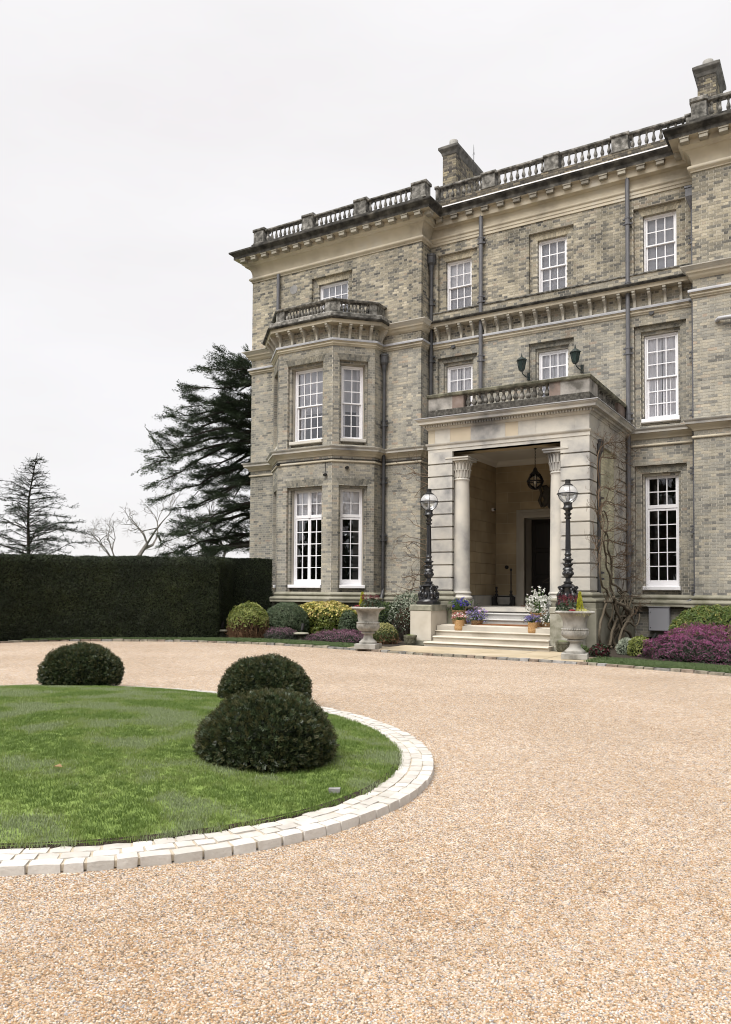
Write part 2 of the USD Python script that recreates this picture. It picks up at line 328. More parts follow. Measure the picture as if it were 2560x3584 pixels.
# ---- windows: (frame, centre, layers of recesses, opening, kind)
def window(fr, uc, half, z0, z1, depth, kind, cols, label=None, hang=None, sill=True, rows=(3, 3)):
    o = fr.p(uc, -depth, z0); w = xf(H, 'window', o)
    if label: tag(w, label)
    a, b = uc-half, uc+half; D = -depth
    f = MB(); f.fbox(fr, a, a+.05, D-.12, D, z0, z1, .006).fbox(fr, b-.05, b, D-.12, D, z0, z1, .006).fbox(fr, a+.05, b-.05, D-.12, D-.002, z1-.055, z1, .006).fbox(fr, a+.05, b-.05, D-.12, D-.002, z0, z0+.035, .006)
    panes = []
    def sash(a, b, z0, z1, d, cols, rows, st=.045, tr=.045, br=.07):
        m = MB(); m.fbox(fr, a, a+st, d-.04, d, z0, z1, .005).fbox(fr, b-st, b, d-.04, d, z0, z1, .005)
        m.fbox(fr, a+st, b-st, d-.04, d-.001, z0, z0+br, .005).fbox(fr, a+st, b-st, d-.04, d-.001, z1-tr, z1, .005)
        us = np.linspace(a+st, b-st, cols+1); zs = np.linspace(z0+br, z1-tr, rows+1); h = .0135
        for u in us[1:-1]: m.fbox(fr, u-h, u+h, d-.036, d-.006, z0+br, z1-tr)
        for z in zs[1:-1]: m.fbox(fr, a+st, b-st, d-.034, d-.008, z-h, z+h)
        m.build(w, 'sash', white_m)
        for i in range(cols):
            for j in range(rows): panes.append((us[i]+.004, us[i+1]-.004, zs[j]+.004, zs[j+1]-.004, d-.024))
    if kind == 'sash':
        zm = z0 + .035 + (z1-z0-.09)*rows[1]/(rows[0]+rows[1])
        sash(a+.05, b-.05, zm-.02, z1-.055, D-.025, cols, rows[0], br=.04); sash(a+.05, b-.05, z0+.035, zm+.02, D-.068, cols, rows[1], tr=.04)
    else:
        zt = z0 + (3.655-1.52)*(z1-z0)/(4.57-1.52)
        if cols == 4:
            f.fbox(fr, uc-.035, uc+.035, D-.1, D-.003, zt, z1-.055, .006)
            for x, y in ((a+.05, uc-.035), (uc+.035, b-.05)): sash(x, y, zt, z1-.055, D-.02, 2, 2, st=.035, br=.10)
            for x, y in ((a+.05, uc-.003), (uc+.003, b-.05)): sash(x, y, z0+.035, zt-.012, D-.03, 2, 5, st=.05, br=.14, tr=.055)
        else:
            sash(a+.05, b-.05, zt, z1-.055, D-.02, cols, 2, br=.10); sash(a+.05, b-.05, z0+.035, zt-.012, D-.03, cols, 5, br=.14, tr=.055)
    f.build(w, 'frame', white_m)
    for x, y, p, q, d in panes: MB().fbox(fr, x, y, d-.004, d, p, q).build(w, 'pane', glass_m)
    if sill:
        s = MB(); s.fbox(fr, a-.05, b+.05, D-.1, -.02 if depth > .2 else .02, z0-.10, z0, .012); s.build(w, 'sill', white_m if sill == 'white' else stone_m)
    if hang:
        def sheet(x, y, p, q, d, amp=.03, waves=7.0, seed=0):
            n = max(6, int((y-x)/.03)); us = np.linspace(x, y, n); r = np.random.default_rng(seed+int(abs(o[0])*10)); ph = r.uniform(0, 6)
            dd = d + amp*np.sin(us*waves*6.28+ph) + amp*.5*np.sin(us*waves*2.3*6.28+1)
            v = [fr.p(u, e, z) for z in (p, q) for u, e in zip(us, dd)]; v = np.array(v); back = v.copy(); back[:, :2] -= fr.N*.003; k = len(us)
            fc = [[i, i+1, k+i+1, k+i] for i in range(k-1)]
            m = MB(); m.add(np.vstack([v, back]), fc + [[c+2*k for c in reversed(q4)] for q4 in fc]); return m
        for h in hang: sheet(*h[0]).build(w, h[1], h[2], smooth=40)
    return w

def flat_arch(fr, uc, half, z0, z1, d, splay=.10, n=None, w=None):
    """gauged brick flat arch: wedge bricks leaning out from the middle"""
    n = n or int((half*2+splay)/.078); m = MB()
    for i in range(n):
        t0, t1 = -1+2*i/n, -1+2*(i+1)/n; g = .004/half
        for za, zb in (((0, .49), (.52, 1)) if i % 2 else ((0, .72), (.75, 1))):
            A = lambda t, k: uc + t*(half + splay*k); z = lambda k: z0 + (z1-z0)*k
            v = [fr.p(A(t, k), e, z(k)) for e in (d+.004, d-.06) for t, k in ((t0+g, za), (t1-g, za), (t1-g, zb), (t0+g, zb))]
            m.add(v, [[0, 1, 2, 3], [4, 5, 1, 0], [5, 6, 2, 1], [6, 7, 3, 2], [7, 4, 0, 3]])
    return m.build(w or H, 'brick_arch', arch_m)

def curtain_pair(a, b, z0, z1, d): return [((a, a+(b-a)*.49, z0, z1, d, .022, 5.5), 'curtain', curtain_m), ((a+(b-a)*.51, b, z0, z1, d, .022, 5.5, 3), 'curtain', curtain_m)]

holesA = [(BL-XA0+.1, BR-XA0-.1, 0, 9.3)]
holesB = [(XP0-XA1+.02, XP1-XA1-.02, 0, 5.9)]
uA = lambda x: x-XA0
uB = lambda x: x-XA1
names = {-10.29: 'left', -7.275: 'middle', -4.24: 'right'}
for xc in (-10.29, -7.275, -4.24):
    p = (uB(xc)-.675, uB(xc)+.675)
    # second floor
    holesB.append((*p, 10.0, 12.05))
    op = (uB(xc)-.44, uB(xc)+.44, 10.21, 11.835)
    wall(fB, p[1], 10.0, 12.05, [op], d=-.1, u0=p[0], deep=.14, t=.1)
    hang = [((op[0]+.01, op[1]-.01, 10.2, 11.84, -.36, .003, 1.0), 'blind', blind_m)]
    if xc < -10: hang.append(((op[0], op[1], 11.0, 11.84, -.34, .003, 2.0), 'roller_blind', curtain_m))
    w = window(fB, uB(xc), .44, 10.21, 11.835, .20, 'sash', 3, rows=(2, 2), sill=False, hang=hang, label=f'upper floor sash window of twelve panes, the {names[xc]} of three')
    flat_arch(fB, uB(xc), .47, 11.84, 12.045, -.1, .11, w=w)
    # first floor
    if xc < -5: z0, sl = 6.13, True
    else: z0, sl = 6.13, 'white'
    holesB.append((*p, 5.93, 8.73))
    inn = (uB(xc)-.51, uB(xc)+.51, 5.93, 8.58); op = (uB(xc)-.45, uB(xc)+.45, z0, 8.49)
    wall(fB, p[1], 5.93, 8.73, [inn], d=-.1, u0=p[0], deep=.10, t=.1)
    wall(fB, inn[1], 5.93, 8.58, [op], d=-.17, u0=inn[0], deep=.10, t=.1)
    w = window(fB, uB(xc), .45, z0, 8.49, .25, 'sash', 3, rows=(3, 3), sill=sl, hang=curtain_pair(op[0], op[1], z0, 8.48, -.365), label=f'first floor sash window with white curtains, the {names[xc]} of three')
    flat_arch(fB, uB(xc), .53, 8.585, 8.725, -.1, .11, w=w)
# ground floor window right of the porch
xc = -4.24; p = (uB(xc)-.675, uB(xc)+.675)
holesB.append((*p, 1.275, 4.835))
inn = (uB(xc)-.50, uB(xc)+.50, 1.275, 4.655); op = (uB(xc)-.44, uB(xc)+.44, 1.52, 4.585)
wall(fB, p[1], 1.275, 4.835, [inn], d=-.1, u0=p[0], deep=.10)
wall(fB, inn[1], 1.275, 4.655, [op], d=-.17, u0=inn[0], deep=.10)
w = window(fB, uB(xc), .44, 1.52, 4.585, .25, 'french', 3, sill='white', label='tall ground floor window beside the climber, with a two row top light')
flat_arch(fB, uB(xc), .52, 4.66, 4.83, -.1, .12, w=w)

# pavilion second floor window
xc = -14.64; p = (uA(xc)-.82, uA(xc)+.82); holesA.append((*p, 9.9, 12.02))
op = (uA(xc)-.59, uA(xc)+.59, 10.2, 11.77); wall(fA, p[1], 9.9, 12.02, [op], d=-.1, u0=p[0], deep=.14)
w = window(fA, uA(xc), .59, 10.2, 11.77, .2, 'sash', 4, rows=(2, 2), sill=False, hang=[((op[0], op[1], 10.2, 11.78, -.42, .003, 1.0), 'blind', blind_m), ((op[0], op[0]+.12, 10.2, 11.75, -.37, .02, 8.0), 'curtain', curtain_m)], label='second floor window behind the balcony of the bay')
flat_arch(fA, uA(xc), .62, 11.775, 12.01, -.1, .12, w=w)

# ---- the bay's five faces
def bay_face(fr, L, uc, half_out, half_in, half_op, cols, side):
    h1, h0 = (uc-half_out, uc+half_out, 5.92, 8.585), (uc-half_out, uc+half_out, 1.275, 4.665)
    wall(fr, L, .15, 9.85, [h1, h0])
    for (hz, oz1, zz0, kind, lab) in ((h1, 8.475, 6.12, 'sash', 'first floor'), (h0, 4.575, 1.52, 'french', 'ground floor')):
        inn = (uc-half_in, uc+half_in, hz[2], hz[3]-.09); op = (uc-half_op, uc+half_op, zz0, oz1)
        wall(fr, hz[1], hz[2], hz[3], [inn], d=-.1, u0=hz[0], deep=.10)
        wall(fr, inn[1], inn[2], inn[3], [op], d=-.18, u0=inn[0], deep=.11)
        hang = None
        if kind == 'sash':
            hang = [((op[0], op[0]+.19, zz0, oz1, -.46, .02, 9.0), 'curtain', curtain_m), ((op[1]-.17, op[1], zz0, oz1, -.46, .02, 9.0), 'curtain', curtain_m), ((op[0], op[1], zz0+.95, oz1, -.56, .003, 1.0), 'blind', blind_m)]
        else: hang = [((op[0]+.02, op[1]-.02, 3.66, oz1, -.42, .002, 1.0), 'roller_blind', curtain_m)]
        w = window(fr, uc, half_op, zz0, oz1, .28, kind, cols, rows=(3, 3), sill='white' if kind == 'french' else True, hang=hang, label=f'{lab} window in the {side} of the bay')
        flat_arch(fr, uc, half_out, hz[3]+.01, hz[3]+.195, 0, .09, w=w)

bay_face(fBF, BFR-BFL, (BFR-BFL)/2, .695, .61, .585, 4, 'front')
bay_face(fBLc, CANT, CANT/2, .46, .385, .36, 2, 'far slanted side')
bay_face(fBRc, CANT, CANT/2, .46, .385, .36, 2, 'near slanted side')
for fr in (fBLr, fBRr): wall(fr, YA-YR, .15, 9.85)

# ---- plain faces
wall(fA, XA1-XA0, .15, TOP, holesA); wall(fAr, YB-YA, .15, TOP, u0=.11)
wall(fB, XC0-XA1, .15, TOP, holesB)
wall(fCr, YB-YA, .15, TOP)
wall(fC, 6.0, .15, TOP, split=lambda b: b[0] < .99 and b[2] > 1.26 and b[3] < 5.65 and 1)
brick_pieces.sort(key=lambda q: q[2][2]); singles, rest = brick_pieces[:300], brick_pieces[300:]
for fr, d, b in rest: brick_mesh(brickwork, fr, [b], d)
for fr, d, b in singles:
    m = MB(); brick_mesh(m, fr, [b], d); m.build(H, 'brick', brick_tones[rng.integers(7)])
brickwork.build(H, 'brickwork', brick_m, kind='stuff')
backing.build(H, 'wall', mortar_m)
# the walls the photograph never shows, floors and roof: a closed house
shell = MB(); DEEP = 12.0
shell.box(XA0, XA0+.3, YA+.3, YA+DEEP, 0, 12.98); shell.box(XA0+.3, XC0+6, YA+DEEP-.3, YA+DEEP, 0, 12.98); shell.box(XC0+5.7, XC0+6, YA+.3, YA+DEEP-.3, 0, 12.98)
shell.build(H, 'outer_wall', brick_m)
inner = MB()
for z in (.80, 5.35, 9.45): inner.box(XA0+.3, XC0+5.7, YB+.4, YA+DEEP-.3, z, z+.12)
for z in (.80, 5.35, 9.45): inner.box(BL+.35, BR-.35, YR-.25, YB+.39, z, z+.12)
for x in (XA1-.5, XC0-.2): inner.box(x, x+.2, YB+.4, YA+DEEP-.3, 0, TOP)
inner.box(XA0+.3, XC0+5.7, YA+6.0, YA+6.2, 0, TOP)
inner.build(H, 'floor_and_partition', room_m)
MB().box(XA0+.02, XC0+5.95, YB+.05, YA+DEEP, 12.9, 13.05).box(XA0+.02, XA1-.05, YA+.02, YB+.05, 12.9, 13.05).box(XC0+.05, XC0+5.95, YA+.02, YB+.05, 12.9, 13.05).build(H, 'roof', lead_m)
MB().box(BL+.1, BR-.1, YR-.3, YA+.1, 9.72, 9.84).add(*[np.array([(BL+.2, YR, 9.8), (BFL+.1, YF+.15, 9.8), (BFR-.1, YF+.15, 9.8), (BR-.2, YR, 9.8)]), [[0, 1, 2, 3]]]).build(H, 'bay_roof', lead_m)

# ---- mouldings
pathA0 = [(XA0, YA+6), (XA0, YA)]
bayp = [(BL, YA), (BL, YR), (BFL, YF), (BFR, YF), (BR, YR), (BR, YA)]
pathW = [(XC0, YB), (XC0, YA), (XC0+6, YA)]
full = pathA0 + bayp + [(XA1, YA), (XA1, YB), (XC0, YB)] + pathW[1:]
left = pathA0 + bayp + [(XA1, YA), (XA1, YB), (XP0+.1, YB)]
right = [(XP1-.1, YB), (XC0, YB)] + pathW[1:]
topp = pathA0 + [(XA1, YA), (XA1, YB), (XC0, YB)] + pathW[1:]
arc = lambda o0, z0, r, a0, a1, n: [(o0+r*math.cos(math.radians(t)), z0+r*math.sin(math.radians(t))) for t in np.linspace(a0, a1, n)]
plinth_prof = [(0, 1.30), (.02, 1.28)] + arc(.055, 1.225, .045, 80, -80, 6) + [(.06, 1.175), (.075, 1.165), (.09, 1.15), (.15, 1.135)] + arc(.19, 1.085, .05, 80, -70, 6) + [(.23, 1.04), (.235, .985), (.0, .965)]
torus_prof = [(0, 5.355)] + arc(.012, 5.385, .035, -80, 80, 7) + [(0, 5.425)]
str_prof = [(0, 5.55), (.03, 5.56), (.035, 5.585), (.05, 5.61), (.085, 5.645), (.13, 5.67), (.15, 5.69), (.155, 5.705), (.185, 5.71), (.19, 5.775), (.205, 5.78), (.235, 5.815), (.24, 5.835), (0, 5.885)]
low2_prof = [(0, 9.02), (.03, 9.035), (.03, 9.06)] + arc(.04, 9.10, .03, -80, 80, 5) + [(.06, 9.14), (.085, 9.165)]
lead2_prof = [(.085, 9.167), (.105, 9.167), (.11, 9.215), (.10, 9.235), (0, 9.245)]
P = lambda path, prof, name, mat, caps=True: MB().sweep(path, prof, caps).build(H, name, mat, smooth=35)
P(left, plinth_prof, 'plinth_moulding', plinth_m); P(right, plinth_prof, 'plinth_moulding', plinth_m)
P(left, torus_prof, 'string_roll', buff_m); P(right, torus_prof, 'string_roll', buff_m)
P(left, str_prof[:9], 'string_course', buff_m); P(right, str_prof[:9], 'string_course', buff_m)
P(left, str_prof[8:], 'string_course_ledge', stone_m); P(right, str_prof[8:], 'string_course_ledge', stone_m)
P(full, low2_prof, 'upper_string_course', buff_m); P(full, lead2_prof, 'lead_flashing', lead_m)
# upper cornice: plain with an ovolo on the pavilions, bracketed on the bay and the recess
segA = [pathA0 + bayp[:1], [bayp[-1], (XA1, YA), (XA1, YB)], pathW]
ov = [(0, 9.53), (.015, 9.535)] + arc(0, 9.645, .10, -75, -5, 6) + [(.125, 9.66), (.15, 9.665), (.15, 9.725)]
ovt = [(.15, 9.725), (.17, 9.735), (.19, 9.765), (.225, 9.79), (.265, 9.805), (.27, 9.83), (.0, 9.90)]
for s in segA: P(s, ov, 'ovolo_cornice', buff_m, False); P(s, ovt, 'cornice_ledge', stone_m)
brk = [(0, 9.66), (.29, 9.665), (.29, 9.76), (.31, 9.775)]
brt = [(.31, 9.775), (.315, 9.778), (.32, 9.765), (.355, 9.79), (.385, 9.805), (.39, 9.83), (0, 9.92)]
segB = [[(XA1+.151, YB), (XC0-.151, YB)], bayp]
for s in segB: P(s, brk, 'bracket_cornice', buff_m, True); P(s, brt, 'cornice_ledge', black_m)
brp = [(.275, 9.664), (.275, 9.61), (.235, 9.60), (.235, 9.55), (.20, 9.54), (.14, 9.50), (.105, 9.44), (.085, 9.36), (.078, 9.246), (-.005, 9.246), (-.005, 9.664)]
def bracket(fr, u, w=.085):
    m = MB(); k = len(brp); v = [fr.p(u+s*w/2*(1.0 if o > .2 else .8), o, z) for s in (-1, 1) for o, z in brp]
    m.add(v, [[i, (i+1) % k, k+(i+1) % k, k+i] for i in range(k)])
    for s in (0, k): m.add([v[s+i] for i in range(k)], [[0, 1, 10], [1, 9, 10], [1, 2, 9], [2, 3, 9], [3, 4, 9], [4, 5, 9], [5, 6, 9], [6, 7, 9], [7, 8, 9]])
    m.build(H, 'bracket', bracket_m)
x = -10.93
while x < XC0-.25: bracket(fB, uB(x)); x += .4035
for fr, L, n in ((fBLc, CANT, 3), (fBF, BFR-BFL, 5), (fBRc, CANT, 4)):
    for i in range(n): bracket(fr, L*(i+.5)/n if n != 5 else .1+(L-.2)*i/(n-1))
bracket(fBRr, .30); bracket(fBLr, .2)
# ledge course under the recess windows
led = MB(); fL = Frame((XA1, YB-.11), (1, 0)); brick_mesh(led, fL, brick_list(.02, XC0-XA1-.02, 9.90, 10.13, []), 0, .1); led.build(H, 'ledge_brickwork', brick_m, kind='stuff')
MB().fbox(fL, .02, XC0-XA1-.02, -.1, -.006, 9.86, 10.135).build(H, 'ledge_core', mortar_m)
MB().sweep([(XA1+.02, YB), (XC0-.02, YB)], [(.10, 10.132), (.135, 10.135), (.14, 10.165), (.11, 10.185), (0, 10.20)]).build(H, 'ledge_cap', balus_m)
# main cornice
archA = [(0, 12.355), (.03, 12.36), (.03, 12.40)] + arc(.05, 12.47, .052, -75, 75, 8) + [(.06, 12.53), (.012, 12.545)]
cove = [(.012, 12.545), (.012, 12.60), (.02, 12.68), (.04, 12.76), (.075, 12.83), (.13, 12.885), (.17, 12.90)]
bed = [(.17, 12.90), (.20, 12.905), (.205, 12.93), (.235, 12.96), (.27, 12.975), (.285, 12.985), (.285, 13.13), (.49, 13.135)]
archB = [(0, 12.355), (.028, 12.36), (.028, 12.44), (.045, 12.445), (.048, 12.52), (.07, 12.54), (.085, 12.565), (.085, 12.595), (0, 12.61)]
frB = [(0, 12.61), (0, 12.88), (.06, 12.89), (.10, 12.91), (.15, 12.93), (.17, 12.90)]
corona = [(.49, 13.135), (.49, 13.235), (.505, 13.245), (.525, 13.265), (.565, 13.30), (.61, 13.325), (.62, 13.345), (.62, 13.385), (.30, 13.44), (.08, 13.46)]
parA = [(.08, 13.46), (.08, 13.55), (.05, 13.58), (.05, 13.76), (.0, 13.77), (-.3, 13.77), (-.3, 13.0)]
for s in (pathA0 + [(XA1, YA), (XA1, YB)], pathW):
    P(s, archA, 'architrave', buff_m, False); P(s, cove, 'cove_frieze', buff_m, False); P(s, parA, 'parapet_base', black_m, False)
sB = [(XA1+.03, YB), (XC0-.03, YB)]
P(sB, archB, 'architrave', buff_m); P(sB, frB, 'frieze', buff_m)
# thin open joints between the frieze stones
for s in (pathA0 + [(XA1, YA), (XA1, YB)], pathW): P(s, bed, 'bed_moulding', buff_m, False); P(s, corona, 'corona', black_m, False)
bedB = [(.17, 12.90), (.18, 12.93), (.185, 13.13), (.32, 13.135)]; corB = [(.32, 13.135), (.32, 13.23), (.335, 13.245), (.36, 13.28), (.40, 13.31), (.41, 13.335), (.41, 13.36), (.02, 13.45)]
P(sB, bedB, 'bed_moulding', buff_m); P(sB, corB, 'corona', black_m)
wall(Frame((XA1, YB-.02), (1, 0)), XC0-XA1, 13.40, 13.80, mb=(parb := MB())); parb.build(H, 'parapet_brickwork', brick_dark, kind='stuff')
MB().box(XA1, XC0, YB-.017, YB+.25, 13.3, 13.805).build(H, 'parapet_core', black_m)
MB().sweep([(XA1+.55, YB), (XC0-.45, YB)], [(.30, 13.385), (.30, 13.375), (.425, 13.358), (.43, 13.362), (.43, 13.392), (.42, 13.395), (.415, 13.38), (.30, 13.39)]).build(H, 'gutter', white_m, smooth=40)
modil_m = M('modillion_stone', [(.24, .22, .18), (.35, .325, .27)], scale=4, rough=.85, island=.1)
modil_dark_m = M('stained_modillion_stone', [(.11, .10, .085), (.22, .20, .165), (.33, .305, .25)], scale=2.2, rough=.9, island=.15)
def modillion(fr, u, d=.0):
    m = MB(); a = .286-d*.6; m.fbox(fr, u-.105, u+.105, a-.02, .462-d, 13.0, 13.10, .008); m.fbox(fr, u-.122, u+.122, a-.02, .48-d, 13.098, 13.1345); m.build(H, 'modillion', modil_m if not d else modil_dark_m)
x = -18.15
while x < XA1+.2: modillion(fA, uA(x)); x += .4653
x = -10.80
while x < XC0-.5: modillion(fB, uB(x), .165); x += .512
for x in (-3.40, -2.94, -2.47, -2.0): modillion(fC, x-XC0)
modillion(fAr, .08-.3); modillion(fCr, .3)

# ---- balustrades
BALU = [(.055, 0), (.055, .03), (.035, .045), (.04, .06), (.062, .10), (.068, .13), (.06, .17), (.04, .22), (.03, .27), (.03, .30), (.042, .315), (.035, .33), (.05, .345), (.055, .36), (.055, .38)]
def baluster_row(par, p0, p1, z, h, n=None, k=1.0, mat=None):
    p0, p1 = np.array(p0), np.array(p1); L = np.linalg.norm(p1-p0); n = n or max(1, round(L/.19)); s = h/.38
    for i in range(n):
        q = p0 + (p1-p0)*(i+.5)/n
        MB().lathe((q[0], q[1], z), [(r*k, zz*s) for r, zz in BALU], 8, PI/8).build(par, 'baluster', mat or balus_m, smooth=50)
def bal_run(par, fr, spans, d0, d1, zb, zt, zrail, mat=None, base=.07, k=1.0, n=None):
    """SPANS of open balusters (u0,u1) between piers; base from zb, rail up to zrail"""
    for i, (a, b) in enumerate(spans):
        MB().fbox(fr, a, b, d0, d1, zb, zb+base, .01).build(par, 'base_course', mat or balus_m)
        MB().fbox(fr, a, b, d0-.02, d1+.02, zt, zrail, .02).build(par, 'rail', mat or balus_m)
        baluster_row(par, fr.p(a, (d0+d1)/2, 0)[:2], fr.p(b, (d0+d1)/2, 0)[:2], zb+base, zt-zb-base, n=n[i] if n else None, k=k*.86, mat=mat)
def pier(par, fr, a, b, d0, d1, zb, zc, zt, mat=None):
    m = MB(); m.fbox(fr, a, b, d0, d1, zb, zc, .012).fbox(fr, a-.035, b+.035, d0-.035, d1+.035, zc, zt, .025).fbox(fr, a-.02, b+.02, d0-.02, d1+.02, zb, zb+.06, .012); m.build(par, 'pier', mat or balus_m)
rb = xf(H, 'roof_balustrade', (-14.6, YA, 13.7)); tag(rb, 'dark balustrade on the roof edge above the bay')
px = [(-18.05, -17.60), (-15.89, -15.46), (-13.765, -13.315), (-11.60, -11.12)]
for a, b in px: pier(rb, fA, uA(a), uA(b), -.36, .0, 13.76, 14.225, 14.32)
bal_run(rb, fA, [(uA(px[i][1]), uA(px[i+1][0])) for i in range(3)], -.23, -.07, 13.76, 14.185, 14.26, n=[9, 9, 9], base=.045)
MB().fbox(fAr, .36, .62, -.3, -.05, 13.76, 14.26).build(rb, 'return_block', balus_m)
MB().fbox(Frame((XA0, YA+6), (0, -1)), 0, 5.6, -.3, -.05, 13.76, 14.26).build(rb, 'side_run', balus_m)
rc = xf(H, 'roof_balustrade', (-7.3, YB, 13.8)); tag(rc, 'dark balustrade on the roof edge above the porch')
pb = [(-11.06, -10.99), (-9.468, -9.04), (-7.475, -7.05), (-5.51, -5.05), (-3.52, -3.29)]
for a, b in pb: pier(rc, fB, uB(a), uB(b), -.34, .02, 13.80, 14.235, 14.325)
bal_run(rc, fB, [(uB(pb[i][1]), uB(pb[i+1][0])) for i in range(4)], -.21, -.05, 13.80, 14.245, 14.325, n=[8, 8, 8, 8], base=.045)
rw = xf(H, 'roof_balustrade', (-2, YA, 13.7)); tag(rw, 'dark balustrade on the roof edge at the right of the picture')
pier(rw, fC, -.01, .37, -.36, .0, 13.76, 14.225, 14.36); pier(rw, fC, 2.2, 2.6, -.36, 0, 13.76, 14.225, 14.36)
bal_run(rw, fC, [(.37, 2.2)], -.23, -.07, 13.76, 14.20, 14.30, n=[9], base=.045)
# balcony on the bay
bb = xf(H, 'bay_balustrade', (-14.64, YF, 9.9)); tag(bb, 'mossy balustrade round the flat top of the bay')
MB().sweep(bayp, [(.33, 9.86), (.33, 9.96), (.30, 9.99), (.14, 10.0), (.14, 10.07), (-.12, 10.07), (-.12, 9.85)]).build(bb, 'base_course', balus_m)
MB().sweep(bayp, [(-.12, 10.40), (.10, 10.40), (.13, 10.43), (.14, 10.46), (.10, 10.485), (-.12, 10.485)]).build(bb, 'rail', balus_m)
for (fr, L, s) in ((fBLc, CANT, 0), (fBF, BFR-BFL, 0), (fBRc, CANT, 0)):
    a = .21 if fr is not fBF else .26
    for q in ((-.035, a), (L-a, L+.035)): MB().fbox(fr, q[0], q[1], -.11, .085, 10.06, 10.41, .01).build(bb, 'pier', balus_m)
    baluster_row(bb, fr.p(a, -.01, 0)[:2], fr.p(L-a, -.01, 0)[:2], 10.07, .335, n=13 if fr is fBF else 8, k=.82)
for fr in (fBLr, fBRr): MB().fbox(fr, 0, .5, -.1, .07, 10.06, 10.41).build(bb, 'pier', balus_m)

# ---- chimneys
def chimney(x0, x1, y0, y1, z0, z1, zc, pots, label):
    c = xf(H, 'chimney', ((x0+x1)/2, (y0+y1)/2, z0)); tag(c, label)
    mb = MB()
    for fr, L in ((Frame((x0, y0), (1, 0)), x1-x0), (Frame((x1, y0), (0, 1)), y1-y0), (Frame((x0, y1), (0, -1)), y1-y0)): brick_mesh(mb, fr, brick_list(.0 if fr.U[0] else .0, L, z0, z1, []), 0, .09)
    mb.build(c, 'brickwork', brick_chim, kind='stuff'); MB().box(x0+.009, x1-.009, y0+.009, y1-.009, z0, z1).build(c, 'core', mortar_m)
    p = [(x0, y1), (x0, y0), (x1, y0), (x1, y1)]
    MB().sweep(p + [(x0+.01, y1)], [(0, z1-.02), (.02, z1), (.035, z1+.05), (.045, z1+.10), (.08, z1+.14), (.115, z1+.17), (.125, z1+.19), (.125, z1+.26), (.02, zc), (-.25, zc)]).build(c, 'cap', chimcap_m)
    MB().box(x0+.05, x1-.05, y0+.05, y1-.05, z1, zc).build(c, 'cap_top', black_m)
    for px_, py_ in pots: MB().lathe((px_, py_, zc-.02), [(.14, 0), (.135, .18), (.15, .2), (.15, .28), (.12, .29), (.11, .1)], 14).build(c, 'chimney_pot', pot_m, smooth=40)
brick_chim = brick_material('smoky_brick', LOWB, [(0, (.06, .055, .05)), (.3, (.11, .10, .085)), (.6, (.17, .15, .115)), (1, (.27, .235, .16))], zsplit=9.4)
chimcap_m = M('chimney_cap_stone', [(.05, .048, .044), (.10, .096, .088), (.16, .152, .138)], scale=5, rough=.95, bump=.4, detail=8)
pot_m = M('pale_chimney_pot', [(.36, .35, .33), (.46, .45, .42)], scale=5)
chimney(-11.61, -11.12, 24.0, 26.0, 13.0, 16.28, 16.62, [(-11.34, 24.3)], 'brick chimney stack with one pale pot above the left wing')
chimney(-3.46, -2.97, 24.0, 25.2, 13.0, 16.28, 16.62, [(-3.22, 24.35)], 'brick chimney stack with one pale pot at the right edge')
MB().tube([(-10.46, 24, 13), (-10.46, 24, 16.2), (-10.46, 24, 16.36)], [.012, .009, .003], 6).tube([(-10.5, 24, 16.0), (-10.46, 24, 16.12), (-10.42, 24, 16.0)], .006, 4).build(H, 'lightning_rod', ironmat_m)

# ---- rainwater pipes
def pipe(x, y, z0, z1, r, mat, hop=None, joints=1.83, shoe=None, label=None, fr=None, start=None):
    p = xf(H, 'drainpipe', (x, y, z0))
    if label: tag(p, label)
    MB().tube([(x, y, z1), (x, y, (z0+z1)/2), (x, y, z0)], r, 10).build(p, 'pipe', mat, smooth=50)
    z = z1-(start or .5)
    while z > z0+.3:
        b = MB().tube([(x, y, z), (x, y, z-.05)], r*1.3, 10).tube([(x, y, z-.17), (x, y, z-.22)], r*1.3, 10).tube([(x, y, z-.05), (x, y, z-.17)], r*1.14, 10)
        for s in (-1, 1):
            for dz in (-.035, -.185): b.box(x+s*r*1.0-.022, x+s*r*1.0+.03, y, y+r*1.2+.02, z+dz-.028, z+dz+.028); b.lathe((x+s*(r+.05), y+r*.6, z+dz-.02), [(.026, 0), (.026, .04)], 8)
        b.build(p, 'collar', mat); z -= joints
    if hop:
        MB().lathe((x, y, hop), [(r*1.05, 0), (r*1.2, .05), (r*1.5, .2), (r*2.3, .27), (r*2.35, .29), (r*2.35, .48), (r*2.6, .5), (r*2.6, .55), (r*2.2, .56), (r*2.1, .4)], 12, PI/12).build(p, 'hopper', mat, smooth=25)
    if shoe:
        MB().tube(shoe, r*1.08, 10).build(p, 'shoe', mat, smooth=50)
    return p
RP = .055
pipe(-12.50, YA-.12, 1.45, 8.35, RP, darkpipe_m, hop=8.35, shoe=[(-12.50, YA-.12, 1.50), (-12.50, YA-.14, 1.3), (-12.44, YA-.3, 1.12), (-12.40, YA-.36, .98)], label='black drainpipe with hopper beside the bay', start=1.55)
pipe(XA1+.10, YB-.12, 5.8, 11.55, .06, darkpipe_m, hop=11.52, label='black drainpipe in the corner beside the left wing', start=.9)
pipe(-9.445, YB-.12, 5.85, 13.02, .062, leadpipe_m, label='grey drainpipe left of the porch', start=.75)
pipe(-5.05, YB-.12, .08, 13.02, .06, leadpipe_m, label='long grey drainpipe right of the porch', start=1.2)
